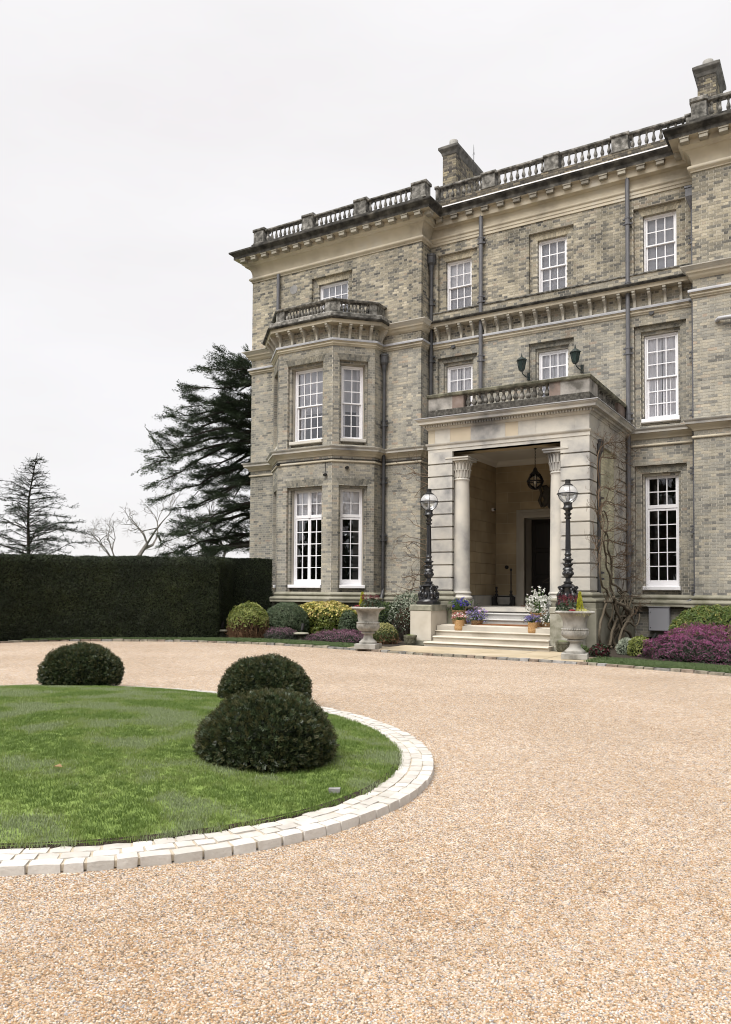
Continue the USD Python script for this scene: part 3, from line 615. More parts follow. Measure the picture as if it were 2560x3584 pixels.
pipe(XC0-.07, YB-.12, 1.3, 11.9, .04, leadpipe_m, label='thin pipe in the corner of the right wing', start=1.0, joints=1.55, shoe=[(XC0-.07, YB-.12, 1.33), (XC0-.09, YB-.2, 1.2), (XC0-.25, YB-.33, 1.1), (XC0-.28, YB-.34, 1.0)])
MB().box(XC0-.22, XC0-.003, YB-.3, YB-.01, 11.93, 12.15).box(XC0-.24, XC0-.003, YB-.32, YB-.01, 12.15, 12.2).add([(XC0-.22, YB-.3, 11.93), (XC0-.003, YB-.3, 11.93), (XC0-.003, YB-.01, 11.93), (XC0-.22, YB-.01, 11.93), (XC0-.11, YB-.15, 11.6), (XC0-.03, YB-.15, 11.6), (XC0-.03, YB-.07, 11.6), (XC0-.11, YB-.07, 11.6)], _b_faces).build(H, 'rainwater_head', leadpipe_m)
pipe(-16.82, YA-.1, 10.6, 12.40, .06, leadpipe_m, label='short grey pipe above the bay', start=1.35)
MB().tube([(-2.72, YA, 8.34), (-2.66, YA-.1, 8.36), (-2.5, YA-.13, 8.35), (-1.6, YA-.13, 8.34)], .055, 10).build(H, 'wall_pipe', lead_m, smooth=50)
for x in (-10.41, -4.44):
    m = MB(); m.tube([(x, YB+.01, 9.05), (x, YB-.05, 9.05)], .07, 14); m.build(H, 'vent', darkpipe_m)
cab = MB()
for pth in ([(BL, YA), (BL, YR), (BFL, YF), (BFR, YF), (BR, YR), (BR, YA), (XA1, YA)],): cab.sweep(pth, [(.005, 5.452), (.024, 5.452), (.024, 5.472), (.005, 5.472)])
cab.tube([(-13.83, YF-.02, 5.47), (-13.82, YF-.02, 5.2), (-13.81, YF-.03, 5.03)], .008, 5); cab.build(H, 'cable', ironmat_m)
for (x, y, z) in ((-13.80, YF-.06, 4.97), (-13.22, YF+.3, 5.2), (-15.62, YF-.08, 5.42)):
    MB().tube([(x, y+.05, z), (x, y-.05, z-.03)], .045, 8).tube([(x, y+.08, z+.03), (x, y+.02, z)], .015, 6).build(H, 'floodlight', ironmat_m)

MB().tube([(-16.22, YA+.01, 11.78), (-16.22, YA-.006, 11.78)], .16, 20).build(H, 'patched_hole', M('grey_cement_patch', [(.20, .195, .19), (.27, .265, .255)], scale=6, rough=.95))

# ================================================================== THE PORCH
porch = xf(H, 'porch', (-7.26, 19.5, 0)); tag(porch, 'stone entrance porch with two columns, banded piers and a balcony on top')
PC = (XP0+XP1)/2
fP = Frame((XP0, YP), (1, 0)); fPr = Frame((XP1, YP), (0, 1)); fPl = Frame((XP0, YB), (0, -1))
FLOOR = .94
joints = [1.36 + .331*i for i in range(12)]           # 1.36 ... 5.00
def blocks(x0, x1, y0, y1, tweak=0):
    """rusticated courses: each block its own part, its lower edge undercut"""
    for i in range(11):
        a, b = joints[i], joints[i+1]
        m = MB(); g = .038
        m.box(x0, x1, y0, y1, a+g, b)
        m.box(x0+.045, x1-.045, y0+.045, y1-.01, a, a+g)
        m.build(porch, 'stone_block', block_m)
blocks(XP0, XP0+.70, YP, YP+.10); blocks(XP1-.70, XP1, YP, YP+.10)
for x0, x1, k in ((XP0, XP0+.42, -1), (XP1-.42, XP1, 1)):    # the returns and rear pilasters
    for y0, y1, xa, xb in ((YP+.102, YP+.658, x0, x1), (21.28, YB-.003, x0 if k < 0 else x1-.30, x1 if k > 0 else x0+.30)):
        for i in range(11):
            a, b = joints[i], joints[i+1]; m = MB(); g = .038
            m.box(xa, xb, y0, y1, a+g, b)
            m.box(xa+(.045 if k < 0 else 0), xb-(.045 if k > 0 else 0), y0, y1-.03, a, a+g); m.build(porch, 'stone_block', block_m)
# brick infill of the side walls
sidebr, sideback = MB(), MB()
fS = Frame((XP1-.09, YP+.66), (0, 1)); brick_mesh(sidebr, fS, brick_list(0, 21.28-YP-.66, 1.36, 5.0, []), 0)
fS2 = Frame((XP0+.09, 21.28), (0, -1)); brick_mesh(sidebr, fS2, brick_list(0, 21.28-YP-.66, 1.36, 5.0, []), 0)
sidebr.build(porch, 'brickwork', M_side := brick_material('green_stained_brick', [(0, (.42, .405, .29)), (.5, (.51, .49, .36)), (1, (.56, .54, .41))], [(0, (.2, .2, .12)), (1, (.3, .3, .2))], zsplit=20, dark=.7), kind='stuff')
sideback.box(XP1-.30, XP1-.096, YP+.66, 21.28, .2, 5.0).build(porch, 'wall_core', mortar_m); MB().box(XP0+.096, XP0+.30, YP+.66, 21.28, .2, 5.0).build(porch, 'wall_core', mortar_m)
# plinth round the porch
pp = [(0, 1.36), (.02, 1.34)] + arc(.05, 1.29, .04, 80, -80, 5) + [(.055, 1.235), (.07, 1.22), (.12, 1.20)] + arc(.15, 1.15, .045, 80, -70, 5) + [(.18, 1.09), (.18, .97), (.20, .96), (.20, .0)]
for pth in ([(XP0+.42, YB-.4), (XP0, YB-.02), (XP0, YP), (XP0+.70, YP), (XP0+.70, YP+.1)], [(XP1-.70, YP+.1), (XP1-.70, YP), (XP1, YP), (XP1, YB-.02)]):
    if pth[0][1] > 21: pth = pth[1:]
    MB().sweep(pth, pp).build(porch, 'plinth', plinth_m, smooth=35)
core = MB()
core.box(XP0+.02, XP0+.41, YP+.05, YB-.01, .0, 1.36).box(XP0+.06, XP0+.68, YP+.03, YP+.3, .0, FLOOR-.02).build(porch, 'plinth_core', plinth_m)
MB().box(XP1-.41, XP1-.02, YP+.05, YB-.01, .0, 1.36).box(XP1-.68, XP1-.06, YP+.03, YP+.3, .0, FLOOR-.02).build(porch, 'plinth_core', plinth_m)
# columns
def column(x, y, label):
    m = MB()
    m.box(x-.25, x+.25, y-.25, y+.25, .52, FLOOR+.205)
    m.lathe((x, y, FLOOR+.205), [(.285, 0)] + arc(.25, .045, .045, -80, 85, 6) + [(.255, .10), (.24, .115), (.235, .14)] + arc(.235, .17, .028, -80, 80, 5) + [(.235, .20), (.226, .23), (.223, .30), (.2225, .9), (.219, 1.6), (.21, 2.4), (.197, 3.06), (.205, 3.10)] + arc(.205, 3.125, .018, -80, 80, 4) + [(.198, 3.15), (.198, 3.165)], 32)
    zc = FLOOR+.205+3.165
    m.lathe((x, y, zc), [(.197, 0), (.20, .1), (.205, .22), (.22, .36), (.245, .42), (.25, .44), (.2, .445)], 32)
    m.build(porch, 'column_shaft', stone_m, smooth=40, label=label)
    lf = MB()
    for row, (z0, h, n, out) in enumerate(((zc+.02, .20, 16, .006), (zc+.20, .20, 16, .012))):
        for i in range(n):
            a = 2*PI*(i+.5*row)/n; ca, sa = math.cos(a), math.sin(a); t = np.array([-sa, ca, 0]); r0 = .199 + .02*row
            def q(w, z, o): return np.array([x+ca*(r0+o), y+sa*(r0+o), z0+z]) + t*w
            rows = [(.026, 0, out), (.031, h*.45, out+.004), (.026, h*.8, out+.018), (.012, h*.98, out+.034), (.006, h*.9, out+.045)]
            v = []; 
            for w, z, o in rows: v += [q(-w, z, o), q(0, z, o+.014), q(w, z, o)]
            f = []
            for k in range(len(rows)-1):
                for s in (0, 1): f.append([k*3+s, k*3+s+1, k*3+s+4, k*3+s+3])
            lf.add(v, f)
    for i in range(26):
        a = 2*PI*i/26; lf.lathe((x+math.cos(a)*.243, y+math.sin(a)*.243, zc+.405), [(.006, 0), (.018, .015), (.016, .035), (.004, .045)], 5)
    lf.build(porch, 'capital', stone_m, smooth=40)
    ab = MB(); ab.box(x-.30, x+.30, y-.30, y+.30, zc+.445, zc+.50).box(x-.325, x+.325, y-.325, y+.325, zc+.50, zc+.535); ab.build(porch, 'abacus', stone_m)
for x, lab in ((PC-1.303, 'left column of the porch'), (PC+1.303, 'right column of the porch')): column(x, YP+.31, lab)
# entablature
ent = [(-.25, 5.0), (0, 5.0), (0, 5.085), (.016, 5.088), (.016, 5.17), (.03, 5.18), (.05, 5.205), (.055, 5.235), (.0, 5.245), (0, 5.60), (.02, 5.605), (.03, 5.63), (.055, 5.645), (.06, 5.66)]
dent = [(.06, 5.66), (.06, 5.725), (.12, 5.73)]
cor = [(.12, 5.73), (.145, 5.735), (.20, 5.74), (.20, 5.80), (.215, 5.815), (.25, 5.845), (.255, 5.87)]
leadp = [(.255, 5.872), (.275, 5.875), (.275, 5.893), (.1, 5.91), (-.5, 5.925)]
pth = [(XP0, YB-.004), (XP0, YP), (XP1, YP), (XP1, YB-.004)]
for prof, nm, mt in ((ent[:9], 'architrave', stone_m), (ent[9:], 'bed_moulding', stone_m), (dent, 'dentil_band', stone_m), (cor, 'cornice', stone_m), (leadp, 'lead_capping', lead_m)): MB().sweep(pth, prof, False).build(porch, nm, mt, smooth=30)
# frieze stones with fine joints
warmfr = M('pale_buff_stone', [(.40, .345, .26), (.47, .405, .31)], scale=1.3, rough=.85, bump=.2)
cuts = [0, .20, .64, 1.22, 2.16, 2.50, 2.95, 4.271-.36, 4.271]; tones = [buff_m, stone_m, warmfr, stone_m, warmfr, stone_m, stone_m, stone_m]
for a, b, t in zip(cuts, cuts[1:], tones): MB().fbox(fP, a+.0015, b-.0015, -.25, 0, 5.24, 5.602).build(porch, 'frieze_stone', t)
cs = [.0, .9, 2.0, 3.1, 3.735]
for a, b in zip(cs, cs[1:]): MB().fbox(fPr, a+(.251 if a == 0 else .0015), b-.0015, -.25, 0, 5.24, 5.602).build(porch, 'frieze_stone', stone_m)
MB().fbox(fPl, 0, 3.49, -.25, 0, 5.24, 5.602).build(porch, 'frieze_stone', stone_m)
MB().box(XP0+.02, XP1-.02, YP+.02, YP+.25, 5.23, 5.9).build(porch, 'lintel_core', mortar_m)
dm = MB(); u = -.085
while u < 4.271+.09: dm.fbox(fP, u, u+.042, .06, .115, 5.664, 5.722); u += .072
u = .0
while u < 3.6: dm.fbox(fPr, u, u+.042, .06, .115, 5.664, 5.722); u += .072
dm.build(porch, 'dentils', stone_m, kind='stuff')
# beams and ceiling inside
bm = MB(); bm.box(XP0+.42, XP1-.42, YP+.02, YP+.60, 5.0, 5.23).box(XP0+.42, XP1-.42, YP+.60, YB, 5.30, 5.40)
bm.build(porch, 'beam', warm_m)
ci = MB(); ci.box(XP0+.42, XP1-.42, YP+.601, YB-.004, 5.27, 5.298)
ci.sweep([(XP0+.423, YP+.61), (XP0+.423, YB-.006), (XP1-.423, YB-.006), (XP1-.423, YP+.61)], [(0, 5.10), (.01, 5.10), (.02, 5.13), (.05, 5.20), (.10, 5.25), (.13, 5.27)])
ci.build(porch, 'ceiling', ceil_m)
MB().box(XP0+.02, XP1-.02, YP+.26, YB-.004, 5.41, 5.90).build(porch, 'balcony_floor', lead_m)
# ashlar inside: back wall and the two side walls, coursed .307
dz, dl = .307, .765
def ashlar(fr, L, z0, z1, hole=None, shift=0):
    k = 0; z = z0
    while z < z1-.02:
        t = min(z+dz, z1); u = -dl/2 if k % 2 else 0; u += shift
        while u < L:
            a, b = max(u, 0), min(u+dl, L)
            if b-a > .02:
                segs = [(a, b)]
                if hole and (z+t)/2 < hole[2]: segs = [x for x in ((a, min(b, hole[0])), (max(a, hole[1]), b)) if x[1]-x[0] > .02]
                for x, y in segs: MB().fbox(fr, x+.004, y-.004, -.1, rng.uniform(-.001, .001), z+.004, t-.004).build(porch, 'ashlar_stone', warm_m)
            u += dl
        z = t; k += 1
YI = YB-.03
fI = Frame((XP0+.42, YI), (1, 0)); LI = XP1-XP0-.84; dh = (LI/2-1.06, LI/2+1.06, 3.78)
ashlar(fI, LI, 1.25, 5.11, dh); ashlar(Frame((XP0+.42, YP+.66), (0, 1)), YI-YP-.66, 1.25, 5.11); ashlar(Frame((XP1-.42, YI), (0, -1)), YI-YP-.66, 1.25, 5.11)
ms = MB(); ms.fbox(fI, 0, dh[0], -.02, -.004, 1.24, 5.11).fbox(fI, dh[1], LI, -.02, -.004, 1.24, 5.11).fbox(fI, dh[0], dh[1], -.02, -.004, dh[2], 5.11).build(porch, 'pointing', M('pale_pointing', [(.36, .31, .22), (.42, .37, .27)], scale=4, rough=.95))
sk = MB(); sk.fbox(fI, 0, dh[0], -.05, .035, FLOOR, 1.235, .01).fbox(fI, dh[1], LI, -.05, .035, FLOOR, 1.235, .01)
sk.box(XP0+.42, XP0+.455, YP+.66, YI, FLOOR, 1.235).box(XP1-.455, XP1-.42, YP+.66, YI, FLOOR, 1.235); sk.build(porch, 'skirting', stone_m)
# door case, door
dc = MB(); half = .81; c = LI/2
for k, (w0, w1, d) in enumerate(((.0, .09, .03), (.09, .16, .05), (.16, .25, .075))):
    w0, w1 = .25-w1, .25-w0
    h0, h1 = half+w0, half+w1; zt = 3.53
    for s in (-1, 1):
        a, b = sorted((c+s*h0, c+s*h1)); dc.fbox(fI, a, b, -.1, d+.0, FLOOR+.28, zt+h1-half, .008)
    dc.fbox(fI, c-h0-.0, c+h0+.0, -.1, d-.001, zt+h0-half, zt+h1-half, .008)
for s in (-1, 1):
    a, b = sorted((c+s*half, c+s*(half+.27))); dc.fbox(fI, a, b, -.1, .09, FLOOR, FLOOR+.28, .01)
dc.build(porch, 'door_case', door_stone := M('door_case_stone', [(.30, .275, .23), (.37, .34, .285)], scale=2, rough=.8))
rv = MB(); rv.fbox(fI, c-half-.12, c-half, -.75, -.02, FLOOR, 3.53).fbox(fI, c+half, c+half+.12, -.75, -.02, FLOOR, 3.53).fbox(fI, c-half-.12, c+half+.12, -.75, -.02, 3.53, 3.65); rv.build(porch, 'door_reveal', door_stone)
door = xf(H, 'front_door', (PC, YI+.6, FLOOR)); tag(door, 'dark panelled front door inside the porch')
dd = MB(); dd.fbox(fI, c-half, c+half, -.66, -.60, FLOOR+.01, 3.53); dd.build(door, 'door_leaf', darkwood_m)
for s in (-1, 1):
    for z0, z1 in ((1.05, 1.75), (1.85, 2.55), (2.65, 3.42)):
        a, b = sorted((c+s*.09, c+s*.70)); MB().fbox(fI, a, b, -.61, -.575, z0, z1, .02).build(door, 'door_panel', darkwood_m)
MB().lathe((PC-.05, YI+.55, 2.0), [(.01, -.03), (.035, -.02), (.04, 0), (.035, .02), (.01, .03)], 10).tube([(PC-.14, YI+.55, 2.12), (PC-.14, YI+.55, 1.88)], .012, 6).build(door, 'door_handle', M('old_brass', [(.12, .09, .04), (.18, .13, .06)], rough=.35, metallic=.8))
MB().box(XP0+.42, XP1-.42, YP+.62, YI+.7, FLOOR-.1, FLOOR).build(porch, 'porch_floor', stone_m)
# balcony parapet
bal = xf(H, 'balcony_balustrade', (PC, YP, 5.9)); tag(bal, 'lichen covered balustrade of the balcony on the porch')
red_m = M('red_stained_stone', [(.10, .085, .075), (.17, .13, .11), (.21, .17, .15)], scale=4, rough=.95, bump=.4, detail=8)
lich_m = M('lichen_panel_stone', [(.085, .08, .07), (.19, .18, .165), (.27, .255, .235), (.37, .35, .31)], scale=2.6, rough=.95, bump=.4, detail=10, lo=.36, hi=.68)
sp_m = M('spotted_base_stone', [(.03, .028, .024), (.06, .055, .047), (.10, .095, .083), (.55, .54, .50)], scale=13, rough=.95, bump=.4, detail=3, lo=.36, hi=.86)
bp = [(XP0, YB-.01), (XP0, YP), (XP1, YP), (XP1, YB-.01)]
MB().sweep(bp, [(.0, 5.93), (.0, 6.12), (-.02, 6.135), (-.26, 6.135), (-.26, 5.9)], False).build(bal, 'base_course', sp_m)
MB().sweep(bp, [(-.27, 6.46), (.02, 6.46), (.035, 6.48), (.045, 6.53), (.03, 6.55), (-.27, 6.555)], False).build(bal, 'rail', lichrail := M('mossy_rail_stone', [(.05, .05, .035), (.10, .095, .07), (.17, .165, .12), (.30, .28, .2)], scale=6, rough=.95, bump=.5, detail=9, lo=.34, hi=.75))
for a, b, mt in ((.0, .69, lich_m), (.69, 1.01, red_m), (3.29, 3.57, red_m), (3.57, 4.271, lich_m)): MB().fbox(fP, a, b, -.25, -.012, 6.13, 6.46).build(bal, 'pier', mt)
for a, b in ((.26, .80), (2.9, 3.72)): MB().fbox(fPr, a, b, -.25, -.012, 6.13, 6.46).build(bal, 'pier', lich_m if a < 1 else red_m); 
for a, b in ((.02, .9), (2.9, 3.48)): MB().fbox(fPl, a, b, -.25, -.012, 6.13, 6.46).build(bal, 'pier', lich_m)
baluster_row(bal, fP.p(1.02, -.13, 0)[:2], fP.p(3.28, -.13, 0)[:2], 6.13, .335, n=14, k=1.05)
baluster_row(bal, fPr.p(.80, -.13, 0)[:2], fPr.p(2.9, -.13, 0)[:2], 6.13, .335, n=11, k=1.05)
baluster_row(bal, fPl.p(.9, -.13, 0)[:2], fPl.p(2.9, -.13, 0)[:2], 6.13, .335, n=10, k=1.05)
# porch rainwater pipe on its right side
pipe(-5.16+.02, 19.33+.12, .1, 4.60, .05, darkpipe_m, hop=4.55, label='black drainpipe on the side of the porch', start=.9)

# carved crest, bell push, camera
cr = MB(); cx, cy, cz = -7.19, YI-.04, 4.12
out = [(0, -.42), (.12, -.38), (.2, -.25), (.3, -.32), (.36, -.2), (.29, -.06), (.38, .06), (.30, .2), (.36, .34), (.22, .36), (.14, .28), (.08, .46), (0, .5)]
out = out + [(-x, z) for x, z in out[-2:0:-1]]
n = len(out); v = [(cx+x, cy+.04, cz+z) for x, z in out] + [(cx+x*.86, cy-.03, cz+z*.86) for x, z in out] + [(cx, cy-.09, cz)]
cr.add(v, [[i, (i+1) % n, n+(i+1) % n, n+i] for i in range(n)]); cr.add(v, [[n+i, n+(i+1) % n, 2*n] for i in range(n)])
for s in (-1, 1):
    cr.tube([(cx+s*.34, cy-.02, cz-.3), (cx+s*.40, cy-.06, cz-.1), (cx+s*.33, cy-.06, cz+.1), (cx+s*.40, cy-.05, cz+.3), (cx+s*.28, cy-.05, cz+.42)], [.03, .045, .035, .05, .02], 6)
cr.build('/World', 'wall_crest', M('dark_carved_stone', [(.04, .036, .03), (.075, .07, .058)], scale=9, rough=.8, bump=.4), label='dark carved heraldic crest on the wall above the front door', cat='crest', smooth=30)
MB().tube([(-8.62, YI-.001, 2.08), (-8.62, YI-.05, 2.08)], .055, 16).tube([(-8.62, YI-.05, 2.08), (-8.62, YI-.062, 2.08)], .03, 12).build('/World', 'bell_push', ironmat_m, label='round black bell push on the warm stone wall left of the door', cat='bell')
ca = thing('security_camera', 'small white dome security camera on the corner of the porch wall', 'camera', (-8.93, YI-.3, 3.80))
MB().tube([(-8.976, YI-.3, 3.80), (-8.93, YI-.3, 3.80), (-8.90, YI-.32, 3.80)], [.05, .05, .04], 12).build(ca, 'housing', white_m, smooth=40)
MB().mesh(trimesh.creation.icosphere(2, .036).apply_translation((-8.885, YI-.33, 3.795))).build(ca, 'lens', iron_m, smooth=True)

# ================================================================== STEPS, PEDESTALS, PAVING
pale_m = M('pale_step_stone', [(.36, .325, .265), (.44, .40, .335), (.49, .455, .39)], scale=1.6, rough=.8, bump=.2, detail=7)
greystep_m = M('grey_step_stone', [(.30, .295, .285), (.38, .372, .355), (.43, .42, .40)], scale=2, rough=.75)
pave_m = M('york_paving', [(.30, .245, .165), (.37, .305, .21), (.42, .36, .27)], scale=1.2, rough=.85, bump=.2, island=.06)
steps = thing('entrance_steps', 'flight of pale stone steps with rounded nosings leading up into the porch', 'steps', (-7.2, 17.5, 0))
def nosing(x0, x1, y, z, t=.045):
    return [(y+.02, z-t-.03), (y+.02, z-t-.008), (y+.012, z-t), (y+.0, z-t+.004), (y-.012, z-t+.014), (y-.018, z-t*.5), (y-.012, z-.01), (y, z-.001), (y+.02, z)]
def step(x0, x1, y, z, zb, back, mat, joints):
    """one step: several stones end to end, each with a nosing"""
    s = xf(steps, 'step', ((x0+x1)/2, y, zb)); prof = [(y+.045, zb), (y+.045, z-.085)] + [(a+.0, b) for a, b in nosing(x0, x1, y+.02, z)] + [(back, z), (back, zb)]
    xs = [x0, *joints, x1]
    for a, b in zip(xs, xs[1:]):
        m = MB(); k = len(prof); a2, b2 = a+.0015, b-.0015
        m.add([(a2, p, q) for p, q in prof] + [(b2, p, q) for p, q in prof], [[i, (i+1) % k, k+(i+1) % k, k+i] for i in range(k)])
        for o in (0, k): m.add(np.vstack([np.array([(a2 if o == 0 else b2, p, q) for p, q in prof]), [((a2 if o == 0 else b2), back-.05, zb+.02)]]), [[i, (i+1) % k, k] for i in range(k)])
        m.build(s, 'step_stone', mat, smooth=35)
PX0, PX1 = -8.72, -5.715
step(-8.72, -5.62, 17.04, .13, .0, 17.5, pale_m, [-7.95, -6.83]); step(-8.62, PX1, 17.34, .26, .0, 17.8, pale_m, [-7.78, -6.15])
step(PX0+.01, PX1, 17.66, .39, .0, 18.1, pale_m, [-7.55]); step(PX0+.01, PX1, 17.95, .52, .0, 18.72, pale_m, [-7.75, -6.6])
step(XP0+.78, XP1-.78, 18.66, .66, .4, 19.1, greystep_m, []); step(XP0+.78, XP1-.78, 18.96, .80, .4, 19.4, greystep_m, []); step(XP0+.78, XP1-.78, 19.26, .938, .4, 19.7, greystep_m, [])
MB().box(PX0+.02, PX1-.02, 17.75, 18.75, 0, .50).build(steps, 'core', mortar_m)

def pedestal(x0, x1, y0, y1, mat, cap, label, base):
    p = thing('stone_pedestal', label, 'pedestal', ((x0+x1)/2, (y0+y1)/2, 0))
    f = Frame((x0, y0), (1, 0)); D = y1-y0; w = x1-x0
    MB().fbox(f, 0, w, -D, 0, .13, .86, .008).build(p, 'shaft', mat); MB().fbox(f, -.02, w+.02, -D-.02, .02, 0, .13, .012).build(p, 'base', base)
    MB().fbox(f, -.012, w+.012, -D, .012, .86, 1.01, .02).build(p, 'cap', cap)
    MB().box(x0+.02, x1-.02, y1-.01, YP-.19, 0, .93).build(p, 'link_wall', base)
mosscap_m = M('mossy_cap_stone', [(.12, .12, .09), (.22, .215, .165), (.30, .285, .235)], scale=4, rough=.9, bump=.4, detail=8)
lichped_m = M('lichen_pedestal_stone', [(.16, .155, .115), (.24, .23, .185), (.31, .30, .255), (.44, .43, .39)], scale=5, rough=.95, bump=.4, detail=9, lo=.34, hi=.74)
pedestal(-9.30, -8.72, 17.45, 18.35, pale_m, mosscap_m, 'clean pale stone pedestal under the left lamp post', plinth_m)
pedestal(-5.72, -5.15, 17.45, 18.35, lichped_m, lichped_m, 'lichen spotted stone pedestal under the right lamp post', plinth_m)

# paving: slabs in front of the steps
pav = thing('paving', 'strip of buff stone paving slabs between kerb and steps', 'paving', (-7, 16, 0), kind='structure')
xs = [-9.95, -9.2, -8.35, -7.6, -6.7, -5.9, -5.1, -4.2]
KERB = np.array([(-18.6, 9.2), (-17.95, 12.0), (-17.62, 13.02), (-16.95, 13.82), (-16.08, 14.48), (-15.04, 14.99), (-13.5, 15.45), (-11.78, 15.58), (-10.5, 15.52), (-9.14, 15.29), (-7.84, 15.10), (-6.53, 15.03), (-5.29, 14.97), (-4.15, 14.87), (-3.16, 14.70), (-2.37, 14.55), (-1.62, 14.33), (-.4, 14.0), (1.2, 13.4), (3.5, 12.2)])
from scipy.interpolate import CubicSpline
_s = np.r_[0, np.cumsum(np.linalg.norm(np.diff(KERB, axis=0), axis=1))]; KS = CubicSpline(_s, KERB)
kerb_y = lambda x: float(np.interp(x, KERB[:, 0], KERB[:, 1]))
for a, b in zip(xs, xs[1:]):
    ys = [max(kerb_y(a), kerb_y(b))+.10, 16.1, 17.03 + (0 if b < -5.2 and a > -9.3 else .2)]
    if a < -9.3: ys = ys[:1] + [16.25]
    if a >= -5.2: ys = ys[:1] + [16.2]
    for c, d in zip(ys, ys[1:]):
        m = MB(); m.fbox(Frame((a, d), (1, 0)), .004, b-a-.004, .004, d-c-.004, -.06, .03, .004); m.V[-1][:, 2] = np.where(m.V[-1][:, 2] > 0, .03+rng.uniform(-.002, .002), -.06)
        m.build(pav, 'paving_slab', pave_m)

# kerb: a row of rough stones
kerbt = thing('stone_kerb', 'low kerb of rough dark setts along the far edge of the gravel', 'kerb', (-8, 15, 0))
kmats = [M(f'kerb_stone_{i}', c, scale=7, rough=.9, bump=.6, bscale=30, detail=7) for i, c in enumerate(([(.09, .082, .066), (.21, .19, .15), (.30, .275, .22)], [(.07, .07, .062), (.17, .163, .15), (.26, .255, .24)], [(.08, .06, .045), (.18, .145, .115), (.28, .23, .185)], [(.14, .135, .13), (.25, .245, .24), (.32, .31, .30)]))]
def rough_stone(c, ang, l, w, h, zb, amp=.008, seed=0):
    v, f = [], []
    nx, ny, nz = 4, 3, 2
    t = trimesh.creation.box((l, w, h)); t = t.subdivide(); p = np.array(t.vertices)
    q = p/np.array([l/2, w/2, h/2]); r = np.linalg.norm(q, axis=1, keepdims=True); p *= (1-.10*np.clip(r-1.1, 0, 1))
    p += (noise(p*30+seed*7.1, seed)[:, None]-.5)*2*amp*unit(q)
    ca, sa = math.cos(ang), math.sin(ang); P = np.c_[c[0]+p[:, 0]*ca-p[:, 1]*sa, c[1]+p[:, 0]*sa+p[:, 1]*ca, zb+h/2+p[:, 2]]
    return P, t.faces
s = 2.0; i = 0
while s < _s[-1]-.5:
    l = rng.uniform(.17, .31); p = KS(s+l/2); t = KS(s+l/2, 1); n = np.array([-t[1], t[0]])/np.linalg.norm(t)
    far = p[0] < -12 ; c = p + n*.055; r_ = rng.integers(0, 4) if -5.5 < p[0] < -3.2 else rng.choice([0, 0, 1, 2])
    MB().add(*rough_stone(c, math.atan2(t[1], t[0]), l-.012, .12, .15+rng.uniform(-.010, .010), -.118, .010, i)).build(kerbt, 'kerb_stone', kmats[r_], smooth=50); s += l; i += 1

# ================================================================== GROUND
ground_m = M('rough_grass_ground', [(.04, .06, .02), (.07, .10, .035)], scale=.4, rough=.95)
gl = 1500.0
MB().add([(-gl, -gl, -.12), (gl, -gl, -.12), (gl, gl, -.12), (-gl, gl, -.12)], [[0, 1, 2, 3]]).build('/World', 'ground', ground_m, kind='structure')
gravel_m = usdkit.material(stage, '/World/Looks/pea_gravel', {
    'g': ('geometry', {}), 'v': ('voronoi_texture', {'scale': 105.0, 'randomness': 1.0}), 'sc': ('separate_color', {}),
    'r': ('rgb_ramp', {'ramp': [(0, (.145, .115, .095)), (.08, (.26, .185, .13)), (.2, (.41, .265, .145)), (.36, (.48, .345, .22)), (.55, (.54, .43, .325)), (.74, (.59, .515, .43)), (.88, (.36, .345, .355)), (1, (.68, .64, .59))]}),
    'dr': ('map_range', {'from_min': .25, 'from_max': .75, 'to_min': 1.12, 'to_max': .45, 'clamp': True}),
    'n': ('noise_texture', {'scale': 14.0, 'detail': 7.0, 'roughness': .78}), 'nr': ('rgb_ramp', {'ramp': [(.30, (.66, .60, .54)), (.5, (.99, .98, .96)), (.70, (1.25, 1.25, 1.26))]}),
    'n2': ('noise_texture', {'scale': .55, 'detail': 3.0}), 'nr2': ('rgb_ramp', {'ramp': [(.35, (.90, .88, .85)), (.65, (1.04, 1.04, 1.04))]}),
    'h': ('hsv', {}), 'm': ('mix', {'mix_type': 'multiply', 'fac': 1.0}), 'm2': ('mix', {'mix_type': 'multiply', 'fac': 1.0}),
    'inv': ('math', {'math_type': 'subtract', 'value1': 1.0}), 'b': ('bump', {'strength': .8, 'distance': .006}), 'p': ('principled_bsdf', {'roughness': .8, 'specular_ior_level': .25})},
    [('g.position', 'v.vector'), ('v.color', 'sc.color'), ('sc.r', 'r.fac'), ('v.distance', 'dr.value'), ('dr.result', 'h.value'), ('r.color', 'h.color'),
     ('g.position', 'n.vector'), ('n.fac', 'nr.fac'), ('h.color', 'm.color1'), ('nr.color', 'm.color2'), ('g.position', 'n2.vector'), ('n2.fac', 'nr2.fac'),
     ('m.color', 'm2.color1'), ('nr2.color', 'm2.color2'), ('m2.color', 'p.base_color'), ('v.distance', 'inv.value2'), ('inv.value', 'b.height'), ('b.normal', 'p.normal')], surface='p.BSDF')
